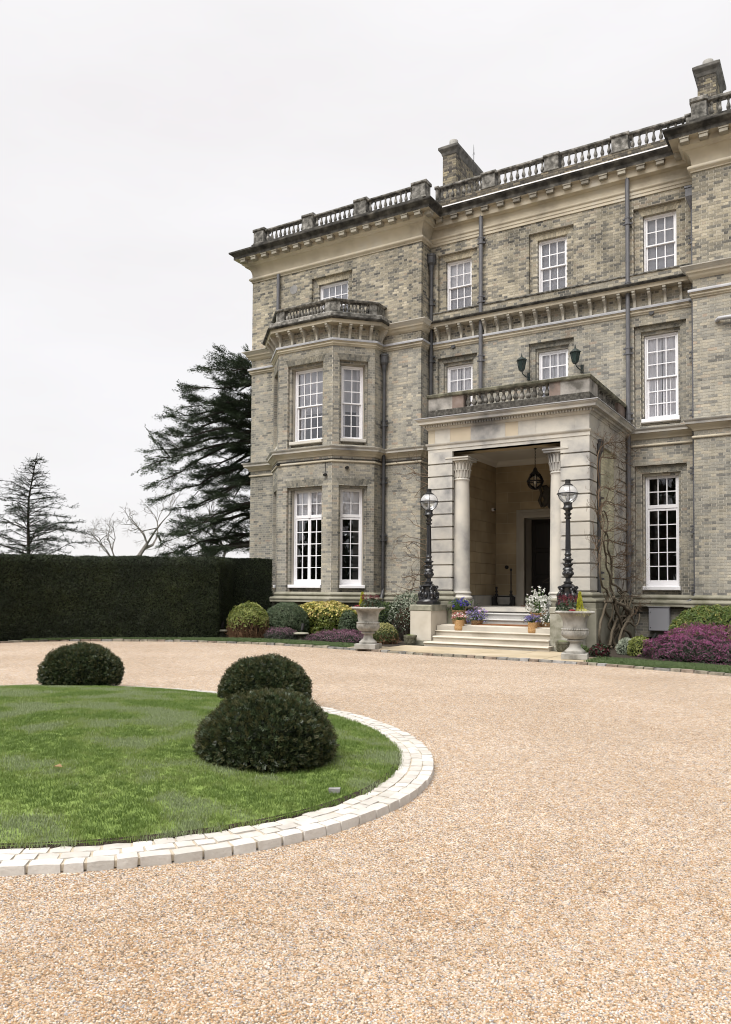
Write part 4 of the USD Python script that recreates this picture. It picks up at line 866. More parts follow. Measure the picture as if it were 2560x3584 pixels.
# drive: one sheet up to the kerb, gently uneven
ks = np.linspace(.2, _s[-1], 170); KP = KS(ks); KT = KS(ks, 1); KN = np.c_[-KT[:, 1], KT[:, 0]]/np.linalg.norm(KT, axis=1, keepdims=True); FAR = KP + KN*.04
NEAR = np.c_[np.linspace(-34, 12, len(ks)), np.full(len(ks), -14.)]
def drive_z(x, y): return -.022 + .022*(fbm(np.c_[x*.55, y*.55, 0*x], 4)-.5)
V = []
rows = 1-(1-np.linspace(0, 1, 120))**1.0
for t in rows: q = NEAR + (FAR-NEAR)*t; V.append(np.c_[q, drive_z(q[:, 0], q[:, 1])*np.clip((1-t)*12, .9, 1)])
V = np.vstack(V); k = len(ks)
F_ = [[i*k+j, i*k+j+1, (i+1)*k+j+1, (i+1)*k+j] for i in range(len(rows)-1) for j in range(k-1)]
MB().add(V, F_).add([(3.5, 12.15, -.03), (12, -14, -.03), (40, -14, -.03), (40, 12, -.03)], [[0, 1, 2, 3]]).add([(-60, -30, -.03), (60, -30, -.03), (60, -13.99, -.03), (-60, -13.99, -.03)], [[0, 1, 2, 3]]).build('/World', 'gravel_drive', gravel_m, smooth=True, kind='structure')
# loose pebbles where the drive is close enough to tell the stones apart
peb_cols = [(.42, .295, .18), (.47, .37, .275), (.51, .44, .365), (.37, .23, .12), (.30, .29, .30), (.57, .53, .475), (.20, .145, .10), (.49, .38, .275)]
pg = UsdGeom.PointInstancer.Define(stage, '/World/loose_gravel'); tag(pg.GetPrim(), 'small loose buff and grey pebbles in the near part of the drive', 'gravel', kind='stuff')
protos = []
for i, c in enumerate(peb_cols):
    t = trimesh.creation.icosphere(1, 1.0); v = np.array(t.vertices); v *= (1+.35*(noise(v*1.3+i*5, i)[:, None]-.5)); v *= np.array([1, .8, .62])
    m = usdkit.mesh(stage, f'/World/loose_gravel/pebble_{i+1:03d}' if i else '/World/loose_gravel/pebble', (v, t.faces), M(f'pebble_stone_{i}', [tuple(x*.85 for x in c), c], scale=90, rough=.7, spec=.35), True); protos.append(m.GetPath())
pg.CreatePrototypesRel().SetTargets(protos)
def in_island(x, y, grow=0.0):
    dx, dy = x+6.45, y-4.69; c, s_ = math.cos(-.21), math.sin(-.21); a, b = dx*c+dy*s_, -dx*s_+dy*c
    return (a/(4.05+grow))**2 + (b/(3.08+grow))**2 < 1
NP = 150000; d_ = 2.15 + 8.5*rng.random(NP*2)**2.1; lat = rng.uniform(-.56, .56, NP*2)*d_
gx = -math.sin(YAW)*d_ + math.cos(YAW)*lat; gy = math.cos(YAW)*d_ + math.sin(YAW)*lat
ok = np.array([not b for b in [in_island(x, y, .02) for x, y in zip(gx, gy)]])
gx, gy, d_ = gx[ok][:NP], gy[ok][:NP], d_[ok][:NP]; n = len(gx)
sz = rng.uniform(.0023, .0049, n)*np.where(rng.random(n) < .02, 1.6, 1)
gz = drive_z(gx, gy) + sz*.35
pg.CreatePositionsAttr(Vt.Vec3fArray.FromNumpy(np.c_[gx, gy, gz].astype(np.float32))); pg.CreateScalesAttr(Vt.Vec3fArray.FromNumpy(np.repeat(sz[:, None], 3, 1).astype(np.float32)))
a = rng.uniform(0, 2*PI, n)/2; b = rng.uniform(-.4, .4, n)/2
Q = np.c_[np.cos(a)*np.cos(b), np.cos(a)*np.sin(b), np.sin(a)*np.sin(b), np.sin(a)*np.cos(b)]
pg.CreateOrientationsAttr(Vt.QuathArray([Gf.Quath(float(q[0]), float(q[1]), float(q[2]), float(q[3])) for q in Q]))
pg.CreateProtoIndicesAttr(Vt.IntArray.FromNumpy(np.where(rng.random(n) < np.clip((fbm(np.c_[gx*1.3+3, gy*2.6, 0*gx], 4)-.53)*2.2, 0, .5), rng.choice([0, 3, 6], n, p=[.4, .35, .25]), rng.choice(8, n, p=[.19, .2, .15, .13, .08, .09, .06, .10])).astype(np.int32)))

# ---- lawn island with its ring of setts
IC, IA, IB, IR = np.array([-6.45, 4.69]), 4.05, 3.08, -.21
ic, is_ = math.cos(IR), math.sin(IR)
def ell(t, off=0.0):
    """point on the island's outer edge moved inward by OFF, and the tangent's angle"""
    x, y = IA*math.cos(t), IB*math.sin(t); nx, ny = math.cos(t)/IA, math.sin(t)/IB; l = math.hypot(nx, ny); x -= off*nx/l; y -= off*ny/l
    tx, ty = -IA*math.sin(t), IB*math.cos(t)
    return np.array([IC[0]+x*ic-y*is_, IC[1]+x*is_+y*ic]), math.atan2(tx*is_+ty*ic, tx*ic-ty*is_)
ring = thing('sett_edging', 'curved edging of three rows of pale stone setts round the lawn island', 'edging', (-6.45, 4.69, 0))
setts = []
tt = np.linspace(0, 2*PI, 4000)
for row in range(3):
    off = .045 + row*.09; pts = np.array([ell(t, off)[0] for t in tt]); ss = np.r_[0, np.cumsum(np.linalg.norm(np.diff(pts, axis=0), axis=1))]
    s = -.05*row
    while s < ss[-1]-.04:
        l = min(rng.uniform(.10, .165), ss[-1]-s+.05*row+.004); t = np.interp(s+l/2, ss, tt); c, ang = ell(t, off + rng.uniform(-.004, .004)); setts.append((c, ang, l-.011, .081)); s += l
setts.sort(key=lambda q: np.linalg.norm(q[0]))
sett_m = [M(f'pale_sett_{i}', c, scale=9, rough=.8, bump=.35, bscale=50, detail=6) for i, c in enumerate(([(.40, .372, .335), (.49, .465, .43)], [(.355, .332, .30), (.45, .43, .395)], [(.43, .405, .37), (.52, .497, .462)]))]
restm = MB()
for i, (c, ang, l, w) in enumerate(setts):
    P_, f_ = rough_stone(c, ang + rng.uniform(-.02, .02), l+.004, w+.006, .11, -.079 + rng.uniform(-.0035, .0035), .007, i)
    if i < 300: MB().add(P_, f_).build(ring, 'sett', sett_m[i % 3], smooth=50)
    else: restm.add(P_, f_)
restm.build(ring, 'sett_row', sett_m[1], smooth=50, kind='stuff')
tm = np.linspace(0, 2*PI, 160); v = []
for t in tm: a_, b_ = ell(t, .016)[0], ell(t, .29)[0]; v += [(*a_, -.012), (*a_, .021), (*b_, .024)]
MB().add(v, [[3*i+j, 3*i+3+j, 3*i+4+j, 3*i+1+j] for i in range(159) for j in (0, 1)]).build(ring, 'mortar_bed', M('sandy_joint', [(.34, .29, .22), (.42, .365, .285)], scale=20, rough=.95))
lawn_m = M('lawn_turf', [(.105, .155, .034), (.14, .195, .046), (.165, .225, .06)], scale=2.2, rough=.95, detail=6)
def lawn_z(x, y):
    dx, dy = x-IC[0], y-IC[1]; a, b = dx*ic+dy*is_, -dx*is_+dy*ic; r2 = (a/(IA-.28))**2 + (b/(IB-.28))**2
    return .035 + .165*np.clip(1-r2, 0, 1)**.8 + .02*(fbm(np.stack([x*1.6, y*1.6, 0*x], -1), 3)-.5)
v, f = [], []; nr, na = 26, 110
for i in range(nr+1):
    for j in range(na):
        o, _ = ell(2*PI*j/na, .285); q = IC + (o-IC)*(i/nr); v.append((q[0], q[1], float(lawn_z(np.array(q[0]), np.array(q[1])))))
for i in range(nr):
    for j in range(na): k = (j+1) % na; f.append([i*na+j, i*na+k, (i+1)*na+k, (i+1)*na+j])
MB().add(v, f).build('/World', 'lawn', lawn_m, smooth=True, kind='structure')
soil_m = M('dark_soil', [(.018, .013, .009), (.035, .026, .018)], scale=20, rough=1, bump=.5)
v = []
for t in tm: a_, b_ = ell(t, .262)[0], ell(t, .305)[0]; v += [(*a_, .024), (*b_, .046)]
MB().add(v, [[2*i, 2*i+2, 2*i+3, 2*i+1] for i in range(159)]).build('/World', 'cut_edge', soil_m, kind='structure')

def grass(name, label, pos, h, mats, width=.0035, blades=10, spread=.02):
    g = UsdGeom.PointInstancer.Define(stage, '/World/' + name); tag(g.GetPrim(), label, 'grass', kind='stuff'); protos = []
    r = np.random.default_rng(11)
    for i, mt in enumerate(mats):
        v, f = [], []
        for k in range(blades):
            a = r.uniform(0, 2*PI); o = np.array([r.normal(0, spread), r.normal(0, spread), 0]); l = r.uniform(.55, 1.15); lean = r.uniform(.15, .75); d = np.array([math.cos(a), math.sin(a), 0]); s = np.array([-d[1], d[0], 0])*width/h*r.uniform(.7, 1.2)
            o = o/h*1.0
            p0, p1, p2 = o, o + d*lean*.25*l + np.array([0, 0, .55*l]), o + d*lean*.8*l + np.array([0, 0, .95*l]); b = len(v)
            v += [p0-s, p0+s, p1+s*.8, p1-s*.8, p2]; f += [[b, b+1, b+2], [b, b+2, b+3], [b+3, b+2, b+4]]
        m = usdkit.mesh(stage, f'/World/{name}/tuft' + (f'_{i:03d}' if i else ''), (np.array(v), np.array(f)), mt); m.CreateDoubleSidedAttr(True); protos.append(m.GetPath())
    n = len(pos); g.CreatePrototypesRel().SetTargets(protos)
    g.CreatePositionsAttr(Vt.Vec3fArray.FromNumpy(pos.astype(np.float32))); sc = h*r.uniform(.6, 1.25, n); g.CreateScalesAttr(Vt.Vec3fArray.FromNumpy(np.repeat(sc[:, None], 3, 1).astype(np.float32)))
    a = r.uniform(0, PI, n); g.CreateOrientationsAttr(Vt.QuathArray([Gf.Quath(float(math.cos(q)), 0, 0, float(math.sin(q))) for q in a]))
    # lusher and yellower patches
    pn = fbm(np.c_[pos[:, :2]*2.6, pos[:, 2]*0], 5); idx = np.clip(((pn-.5)*3.6+.42)*len(mats) + r.normal(0, .8, n), 0, len(mats)-1e-3).astype(np.int32); g.CreateProtoIndicesAttr(Vt.IntArray.FromNumpy(idx))
grass_ms = [M(f'grass_blade_{i}', c, scale=30, rough=.55, trans=.35, spec=.35) for i, c in enumerate(([(.10, .16, .034), (.13, .192, .043)], [(.12, .182, .04), (.155, .22, .052)], [(.14, .20, .047), (.178, .238, .06)], [(.162, .212, .058), (.20, .245, .076)]))]
N = 82000; tt_ = rng.uniform(0, 2*PI, N); rr = np.sqrt(rng.random(N)); E_ = np.array([ell(t, .27)[0] for t in np.linspace(0, 2*PI, 721)])
ei = (tt_/(2*PI)*720).astype(int); gp = IC + (E_[ei]-IC)*rr[:, None]
gz = lawn_z(gp[:, 0], gp[:, 1]); grass('lawn_grass', 'short green mown grass covering the lawn island', np.c_[gp, gz-.005], .027, grass_ms + [M('pale_grass_blade', [(.18, .225, .105), (.22, .26, .14)], scale=30, rough=.5, trans=.3)], width=.0017, blades=13, spread=.016)

# ---- verge and flower bed behind the kerb
verge_m = M('verge_turf', [(.07, .105, .045), (.095, .135, .058)], scale=3, rough=.95)
def strip(x0, x1, yback, z, name, mat, front=.10, n=60):
    xs = np.linspace(x0, x1, n); v = []
    for x in xs: v += [(x, kerb_y(x)+front, z), (x, yback(x), z)]
    return MB().add(v, [[2*i, 2*i+2, 2*i+3, 2*i+1] for i in range(n-1)]).build('/World', name, mat, kind='structure')
backL = lambda x: float(np.interp(x, [-18, -17, -16, -15, -14, -13, -12, -11, -9.95], [12.3, 14.0, 14.75, 15.7, 16.45, 16.65, 16.6, 16.5, 16.35]))
backR = lambda x: float(np.interp(x, [-4.2, -3.2, -2, 0, 3.4], [16.1, 15.85, 15.55, 15.0, 13.6]))
strip(-17.8, -9.95, backL, .03, 'grass_verge', verge_m); strip(-4.2, 3.3, backR, .03, 'grass_verge', verge_m)
_q = [KS(s_) + np.array([-KS(s_, 1)[1], KS(s_, 1)[0]])/np.linalg.norm(KS(s_, 1))*.12 for s_ in np.linspace(.2, 12.9, 60)]; _v = []
for p_ in _q: _v += [(p_[0], p_[1], .012), (-24 + (p_[0]+18.6)*(15/8.5), 24, .012)]
MB().add(_v, [[2*i, 2*i+2, 2*i+3, 2*i+1] for i in range(59)]).add([(-5.15, 16.0, .012), (-4.2, 16.0, .012), (3.3, 13.2, .012), (12, 13, .012), (12, 24, .012), (-5.15, 24, .012)], [[0, 1, 2], [0, 2, 3], [0, 3, 4], [0, 4, 5]]).build('/World', 'flower_bed', soil_m, kind='structure')
gp = []
while len(gp) < 9000:
    x = rng.uniform(-17.8, -1.0); b = backL if x < -9.95 else backR
    if -9.95 < x < -4.25: continue
    y0 = kerb_y(x)+.11; y = y0 + rng.random()*max(.02, b(x)+.03-y0); gp.append((x, y, .03))
grass('verge_grass', 'narrow strip of short grass behind the kerb', np.array(gp), .045, [verge_b := M('verge_blade', [(.075, .115, .045), (.11, .15, .06)], scale=20, rough=.6, trans=.3), verge_b], width=.004, blades=10, spread=.025)

# ================================================================== PLANTING
yew_m = M('yew_foliage', [(.020, .030, .012), (.031, .046, .018), (.048, .066, .028)], scale=5, rough=.45, island=.5, trans=.12, spec=.45, hue=.02)
yewtip_m = M('yew_tips', [(.035, .040, .014), (.06, .058, .022)], scale=9, rough=.6, island=.4, trans=.2)
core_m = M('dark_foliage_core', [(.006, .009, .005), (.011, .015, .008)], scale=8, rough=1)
browncore_m = M('brown_twig_core', [(.022, .014, .008), (.045, .027, .015)], scale=30, rough=1)
bark_m = M('brown_bark', [(.035, .026, .018), (.075, .058, .042)], scale=14, rough=.95, bump=.6, stretch=(12, 12, 3))
def dome_points(n, r, h, r_, under=.12, lump=.05, ls=7.0, seed=0, tuck=.10):
    """points and normals on a clipped dome: a cap down to UNDER*h, then a skirt to the ground that tucks in a little"""
    capf = 1/(1+1.25*under/(1-under+.25)); u = r_.random(n); th = r_.uniform(0, 2*PI, n); cap = u < capf
    t = np.arccos(1-np.clip(u/capf, 0, 1)); q = np.clip((u-capf)/(1-capf+1e-9), 0, 1)
    rad = np.where(cap, r*np.sin(t), r*(1-tuck*q**1.5)); z = np.where(cap, h*(under+(1-under)*np.cos(t)), h*under*(1-q))
    nz = np.where(cap, np.cos(t)/h, -.15/h); nx = np.where(cap, np.sin(t), 1)/r
    P = np.c_[rad*np.cos(th), rad*np.sin(th), z]; N = unit(np.c_[nx*np.cos(th), nx*np.sin(th), nz])
    k = (fbm(P*ls+seed, 3)-.5)*2*lump + (noise(P*ls*3.1+seed+9)-.5)*lump*.8; return P + N*k[:, None], N
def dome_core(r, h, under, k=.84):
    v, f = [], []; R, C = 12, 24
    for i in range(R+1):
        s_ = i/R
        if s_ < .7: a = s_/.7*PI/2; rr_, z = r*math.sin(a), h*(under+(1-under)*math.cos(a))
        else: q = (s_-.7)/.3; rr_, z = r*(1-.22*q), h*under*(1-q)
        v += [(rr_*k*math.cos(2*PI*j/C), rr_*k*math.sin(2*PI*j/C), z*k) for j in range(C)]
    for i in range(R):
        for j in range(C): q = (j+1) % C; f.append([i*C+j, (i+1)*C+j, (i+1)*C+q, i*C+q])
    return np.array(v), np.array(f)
def sprigs(mb, P, N, r, length=.07, needle=.024, width=.0042, per=16, up=.25):
    """yew shoots: a stem with two ranks of flat needles"""
    n = len(P); D = unit(N + r.normal(0, .5, (n, 3)) + np.array([0, 0, up])); S = unit(np.cross(D, r.normal(0, 1, (n, 3)))); B = np.cross(D, S)
    L = length*r.uniform(.6, 1.3, n); k = np.arange(per); t = (k//2+.6)/(per/2+.4); sg = np.where(k % 2, 1, -1)
    base = P[:, None] + D[:, None]*(L[:, None]*t)[..., None]; nd = unit(S[:, None]*sg[None, :, None] + D[:, None]*(.55+.5*t)[None, :, None] + B[:, None]*.12)
    tip = base + nd*(needle*(1.15-.5*t))[None, :, None]*r.uniform(.8, 1.2, (n, per, 1)); w = D[:, None]*width*.5
    mid = base*.45 + tip*.55; v = np.stack([base, mid+w, tip, mid-w], 2).reshape(-1, 3); m = n*per
    mb.add(v, (np.array([[0, 1, 2], [0, 2, 3]])[None] + 4*np.arange(m)[:, None, None]).reshape(-1, 3))
def yew(label, at, r, h, seed=1):
    t = thing('yew_dome', label, 'topiary', at, 'clipped yew domes on the lawn island'); o = np.array(at); rr = np.random.default_rng(seed)
    P, N = dome_points(8600, r-.03, h-.03, rr, .22, .04, 8, seed); m = MB(); P = P - N*(rr.random(len(P))**1.4*.06)[:, None]; P[:, 2] = np.maximum(P[:, 2], .0)
    sprigs(m, P+o, N*.75, rr, .038, .022, .0072, 12, .12); m.build(t, 'foliage', yew_m)
    P, N = dome_points(2200, r-.015, h-.015, rr, .22, .04, 8, seed); m = MB(); sprigs(m, P+o, N, rr, .034, .018, .0062, 10, .3); m.build(t, 'young_shoots', yewtip_m)
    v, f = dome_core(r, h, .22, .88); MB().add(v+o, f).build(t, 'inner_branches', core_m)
    MB().tube([o+[0, 0, -.08], o+[0, 0, .2]], [.05, .04], 8).build(t, 'trunk', bark_m); return t
yew('rounded dark yew dome nearest the camera, at the right end of the lawn island', (-3.70, 4.68, .07), .515, .545, 3)
yew('rounded yew dome standing just behind the nearest one', (-5.76, 7.24, .05), .535, .545, 5)
yew('rounded yew dome apart from the others, at the far left of the lawn island', (-8.86, 7.17, .06), .545, .555, 8)

# tall clipped hedge along the left
hedge = thing('clipped_hedge', 'tall dark clipped yew hedge closing the left side of the drive', 'hedge', (-16.5, 14.5, 0))
HP = np.array([(-19.6, 8.3), (-18.6, 10.9), (-18.1, 12.3), (-17.7, 13.25), (-17.0, 14.1), (-16.1, 14.95), (-15.35, 15.65), (-14.75, 16.45)])
hs = np.r_[0, np.cumsum(np.linalg.norm(np.diff(HP, axis=0), axis=1))]; HK = CubicSpline(hs, HP)
HH = 2.22; hm, hc = MB(), MB(); hr = np.random.default_rng(21)
n = 64000; s = hr.uniform(0, hs[-1], n); q = hr.random(n); rad_ = .22; fl = HH-rad_; arc_ = rad_*PI/2; top_ = .9
w = q*(fl+arc_+top_); c = HK(s); t = HK(s, 1); t /= np.linalg.norm(t, axis=1, keepdims=True); nr_ = np.c_[t[:, 1], -t[:, 0]]        # towards the drive
z = np.where(w < fl, w, fl + rad_*np.sin(np.clip((w-fl)/rad_, 0, PI/2))); o_ = np.where(w < fl, 0, -rad_*(1-np.cos(np.clip((w-fl)/rad_, 0, PI/2)))) - np.clip(w-fl-arc_, 0, 9)
ph = np.clip((w-fl)/rad_, 0, PI/2); N = np.c_[nr_*np.cos(ph)[:, None], np.sin(ph)]
P = np.c_[c + nr_*o_[:, None], z]; P += N*((fbm(P*2.2, 4)-.5)*.11 - hr.random(n)**2*.05)[:, None]
leaves(hm, P, N + .3*hr.normal(0, 1, N.shape), .075, .022, 1.0, r=hr)
# the part behind the corner, running to the house
A_, B_ = np.array([-14.75, 16.45]), np.array([-17.2, 20.2]); n = 16000; q = hr.random(n); a = A_ + (B_-A_)*q[:, None]
z = hr.uniform(0, 2.22, n); tp = hr.random(n) < .22; nn_ = np.array([(B_-A_)[1], -(B_-A_)[0]]); nn_ = nn_/np.linalg.norm(nn_)
P = np.c_[a, z]; N = np.tile(np.r_[nn_, 0], (n, 1)); P[tp] = np.c_[a[tp] - nn_*hr.uniform(0, .7, tp.sum())[:, None], np.full(tp.sum(), 2.22)]; N[tp] = (0, 0, 1); P += N*((fbm(P*2.2, 4)-.5)*.1)[:, None]
leaves(hm, P, N, .075, .022, 1.1, r=hr)
# a lower length in shadow against the bay
n = 9000; q = hr.random(n); A2, B2 = np.array([-16.8, 18.0]), np.array([-15.75, 20.15]); a = A2 + (B2-A2)*q[:, None]; z = hr.uniform(0, 2.34, n); tp = hr.random(n) < .25; n2 = unit(np.array([.9, -.45])); P = np.c_[a, z]; N = np.tile(np.r_[n2, 0], (n, 1)); P[tp] = np.c_[a[tp]-n2*hr.uniform(0, .5, tp.sum())[:, None], np.full(tp.sum(), 2.34)]; N[tp] = (0, 0, 1); P += N*((fbm(P*2.2, 4)-.5)*.1)[:, None]
leaves(hm, P, N, .075, .022, 1.1, r=hr)
hm.build(hedge, 'foliage', M('hedge_yew', [(.008, .013, .0035), (.014, .021, .006), (.024, .032, .009)], scale=1.2, rough=.6, island=.5, trans=.12, hue=.02))
for i in range(len(HP)-1):
    f_ = Frame(HP[i], HP[i+1]-HP[i]); hc.fbox(f_, -.06, np.linalg.norm(HP[i+1]-HP[i])+.06, -1.1, -.30, -.1, HH-.015); hc.fbox(f_, -.06, np.linalg.norm(HP[i+1]-HP[i])+.06, -.3, -.10, -.1, HH-.14)
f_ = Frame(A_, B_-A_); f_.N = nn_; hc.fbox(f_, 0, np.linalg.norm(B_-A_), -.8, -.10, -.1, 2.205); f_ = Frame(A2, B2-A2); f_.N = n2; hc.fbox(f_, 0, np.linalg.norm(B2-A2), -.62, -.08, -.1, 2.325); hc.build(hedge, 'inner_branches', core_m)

def shrub(name, label, at, r, h, mat, L, W, n, cat='shrub', squash=None, lower=None, lump=.10, ls=3.0, seed=1, group=None, spread=1.2, extra=None, sx=1.0, rot=0.0, under=.3, core=True, twigm=None):
    t = thing(name, label, cat, (at[0], at[1], 0), group); o = np.array([at[0], at[1], .02]); rr = np.random.default_rng(seed)
    P, N = dome_points(n, 1, 1, rr, under=under, lump=lump, ls=ls, seed=seed)
    sc = np.array([r*sx, r/max(sx, 1)**.3, h]); P = P*sc; N = unit(N/sc); P = P - N*(rr.random(n)**1.6*.14*r)[:, None]
    c, s = math.cos(rot), math.sin(rot); R = np.array([[c, s, 0], [-s, c, 0], [0, 0, 1]]); P = P@R; N = N@R; P[:, 2] = np.maximum(P[:, 2], .015)
    zf = P[:, 2]/h
    if lower is not None:      # bare lower part shows twigs
        keep = zf > lower + .12*rr.normal(0, 1, n); P, N, zf = P[keep], N[keep], zf[keep]
    m = MB()
    if extra is None: leaves(m, P+o, N, L, W, spread, r=rr); m.build(t, 'foliage', mat)
    else:
        sel = rr.random(len(P)) < np.clip(extra[1](zf), 0, 1); leaves(m, P[~sel]+o, N[~sel], L, W, spread, r=rr); m.build(t, 'foliage', mat)
        m = MB(); leaves(m, P[sel]+o + N[sel]*.012, N[sel], L, W, spread, r=rr); m.build(t, extra[2], extra[0])
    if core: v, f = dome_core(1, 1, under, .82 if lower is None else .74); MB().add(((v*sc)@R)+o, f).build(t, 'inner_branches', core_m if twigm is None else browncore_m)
    if twigm is not None:
        tw = MB()
        for i in range(420):
            a = rr.uniform(0, 2*PI); b = rr.uniform(.86, 1.0)*r; a2 = a+rr.normal(0, .35); p0 = np.array([math.cos(a)*b*.80*sx, math.sin(a)*b*.78, 0]); p2 = np.array([math.cos(a2)*b*1.0*sx, math.sin(a2)*b, h*rr.uniform(.15, .62)]); p1 = (p0+p2)/2 + rr.normal(0, .06, 3)
            tw.tube(np.array([p0, p1, p2])@R+o, [.006, .005, .003], 3)
        tw.build(t, 'twigs', twigm)
    return t
L_ = lambda nm, cols, **k: M(nm, cols, **{**dict(scale=6, rough=.5, island=.35, trans=.3, spec=.35, hue=.015), **k})
goldgreen = L_('gold_green_leaf', [(.09, .12, .025), (.17, .20, .045), (.31, .33, .12)]); gold = L_('golden_leaf', [(.30, .27, .06), (.44, .38, .11), (.54, .43, .20)]); midgreen = L_('mid_green_leaf', [(.035, .06, .016), (.06, .09, .025), (.09, .12, .04)])
greygreen = L_('grey_green_leaf', [(.045, .07, .035), (.075, .105, .055), (.10, .13, .07)]); darkgreen = L_('dark_green_leaf', [(.012, .024, .010), (.025, .042, .018), (.04, .06, .03)]); silver = L_('silver_edged_leaf', [(.14, .17, .12), (.26, .29, .22), (.42, .44, .36)])
twig_m = M('reddish_twig', [(.10, .055, .028), (.19, .11, .06)], scale=10, rough=.9); dryleaf = L_('dry_leaf', [(.16, .09, .04), (.26, .16, .08)])
heather_d = L_('heather_green', [(.035, .045, .03), (.07, .065, .055)], scale=9); heather_p = L_('heather_flower', [(.13, .03, .075), (.24, .06, .15), (.36, .14, .27)], scale=9, trans=.4); heather_dull = L_('faded_heather_flower', [(.12, .05, .08), (.20, .09, .14), (.27, .15, .2)], scale=9)
Zt = lambda a, b: (lambda z: (z-a)/(b-a))
shrub('clipped_shrub', 'round shrub, yellow green above with bare brown stems below, beside the hedge', (-14.30, 17.2), .60, .96, goldgreen, .06, .035, 7500, lower=.46, seed=31, twigm=twig_m, under=.35)
shrub('clipped_shrub', 'rounded grey green narrow leaved shrub between the two golden ones', (-13.70, 18.15), .66, .98, greygreen, .085, .016, 11000, seed=32, under=.4, lump=.06)
shrub('golden_hedge_shrub', 'broad clipped shrub with golden yellow top leaves under the bay windows', (-13.05, 19.1), .74, .99, L_('yellow_green_leaf', [(.06, .085, .015), (.11, .14, .025), (.19, .20, .05)]), .075, .055, 9000, seed=33, sx=1.45, under=.62, lump=.08, extra=(gold, Zt(.50, 1.02), 'golden_leaves'))
shrub('small_shrub', 'small pale edged shrub half hidden behind the left urn', (-11.95, 18.75), .30, .78, greygreen, .05, .03, 2500, seed=34)
shrub('dark_shrub', 'dark glossy green shrub just right of the left urn', (-10.98, 19.05), .52, .98, darkgreen, .10, .03, 6000, seed=35, under=.45, extra=(midgreen, Zt(.3, 1.6), 'young_leaves'))
shrub('variegated_shrub', 'tall open shrub with silver edged leaves beside the left pedestal', (-10.25, 19.1), .62, 1.22, silver, .055, .036, 4300, seed=36, lower=.30, under=.4, lump=.18, extra=(darkgreen, lambda z: .75-z*.45, 'dark_leaves'), twigm=M('dark_twig', [(.03, .024, .02), (.06, .05, .04)], scale=9, rough=.9))
shrub('clipped_shrub', 'small round shrub, pale yellow top and twiggy brown sides, before the left pedestal', (-10.02, 17.4), .36, .50, midgreen, .04, .024, 4600, seed=37, twigm=twig_m, extra=(L_('cream_edged_leaf', [(.24, .24, .08), (.36, .34, .15)]), Zt(.5, 1.0), 'cream_leaves'), lower=.2, under=.35)
shrub('heather', 'low dull purple heather at the foot of the first round shrub', (-12.95, 16.98), .42, .33, heather_d, .045, .012, 5200, 'heather', seed=38, lump=.3, under=.15, extra=(heather_dull, Zt(.3, 1.5), 'flowers'), sx=1.1, group=None)
shrub('heather', 'long low band of purple heather left of the left urn', (-11.15, 17.02), .46, .29, heather_d, .045, .012, 8500, 'heather', seed=39, lump=.4, ls=3, under=.15, extra=(heather_dull, Zt(-.4, 1.4), 'flowers'), sx=1.9)
shrub('heather', 'large mound of bright magenta flowering heather at the right edge', (-2.45, 16.65), .62, .60, heather_d, .05, .013, 17000, 'heather', seed=40, lump=.42, ls=2.3, extra=(heather_p, Zt(-.25, 1.15), 'flowers'), sx=1.85, rot=-.3, under=.12)
shrub('evergreen_shrub', 'large rounded glossy evergreen shrub with narrow leaves, behind the magenta heather', (-2.40, 18.75), .72, 1.06, L_('choisya_leaf', [(.05, .085, .018), (.09, .13, .03), (.15, .19, .05)]), .11, .022, 11000, seed=41, sx=1.35, under=.42, lump=.08, extra=(L_('yellowed_leaf', [(.20, .19, .05), (.30, .27, .08)]), lambda z: .10+0*z, 'yellow_leaves'))
shrub('silver_shrub', 'small shrub with white edged leaves at the left end of the right bed', (-4.05, 17.62), .23, .34, silver, .045, .025, 1700, seed=42, under=.3)
shrub('golden_shrub', 'small yellow green shrub between the white edged one and the magenta heather', (-3.72, 17.3), .25, .42, goldgreen, .04, .025, 2000, seed=43, under=.3)
shrub('red_leaved_plant', 'low dark red leaved plant behind the right urn', (-4.42, 16.75), .20, .24, L_('wine_red_leaf', [(.05, .012, .014), (.13, .03, .035)]), .06, .045, 700, 'plant', seed=44, extra=(darkgreen, lambda z: .3+0*z, 'green_leaves'))
shrub('ivy_plant', 'small pale leaved ivy on the soil against the right pedestal', (-4.85, 16.95), .17, .2, midgreen, .05, .04, 260, 'plant', seed=45, core=False)

# ---- trees behind
def spray(mb, p, d, length, r, per=30, w=.028, lf=.16, flat=.06):
    """a flat spray of needled twigs lying along d"""
    k = per; t = r.random(k); s = np.array([-d[1], d[0], 0]); s /= np.linalg.norm(s)+1e-9
    side = r.normal(0, .30, k)*length*np.sqrt(np.clip(1.15-t, .1, 1)); P = p + d*(t*length)[:, None] + s*side[:, None] + np.array([0, 0, 1])*r.normal(0, flat, k)[:, None]
    dirn = unit(d + s*np.sign(side)[:, None]*r.uniform(.2, .9, k)[:, None] + np.array([0, 0, 1])*r.uniform(-.15, .35, k)[:, None]); S = unit(np.cross(dirn, np.array([0, 0, 1]) + r.normal(0, .7, (k, 3))))
    L = lf*r.uniform(.6, 1.4, k); a = P - dirn*L[:, None]*.4; b = P + dirn*L[:, None]*.6; W = w*r.uniform(.7, 1.4, k)
    mb.add(np.stack([a, P+S*W[:, None], b, P-S*W[:, None]], 1).reshape(-1, 3), (np.array([[0, 1, 2], [0, 2, 3]])[None] + 4*np.arange(k)[:, None, None]).reshape(-1, 3))
cedar_m = M('cedar_needles', [(.018, .028, .015), (.030, .044, .022), (.046, .062, .032)], scale=1.2, rough=.7, island=.4, trans=.1); cbark_m = M('cedar_bark', [(.016, .013, .010), (.034, .028, .022)], scale=4, rough=.95)
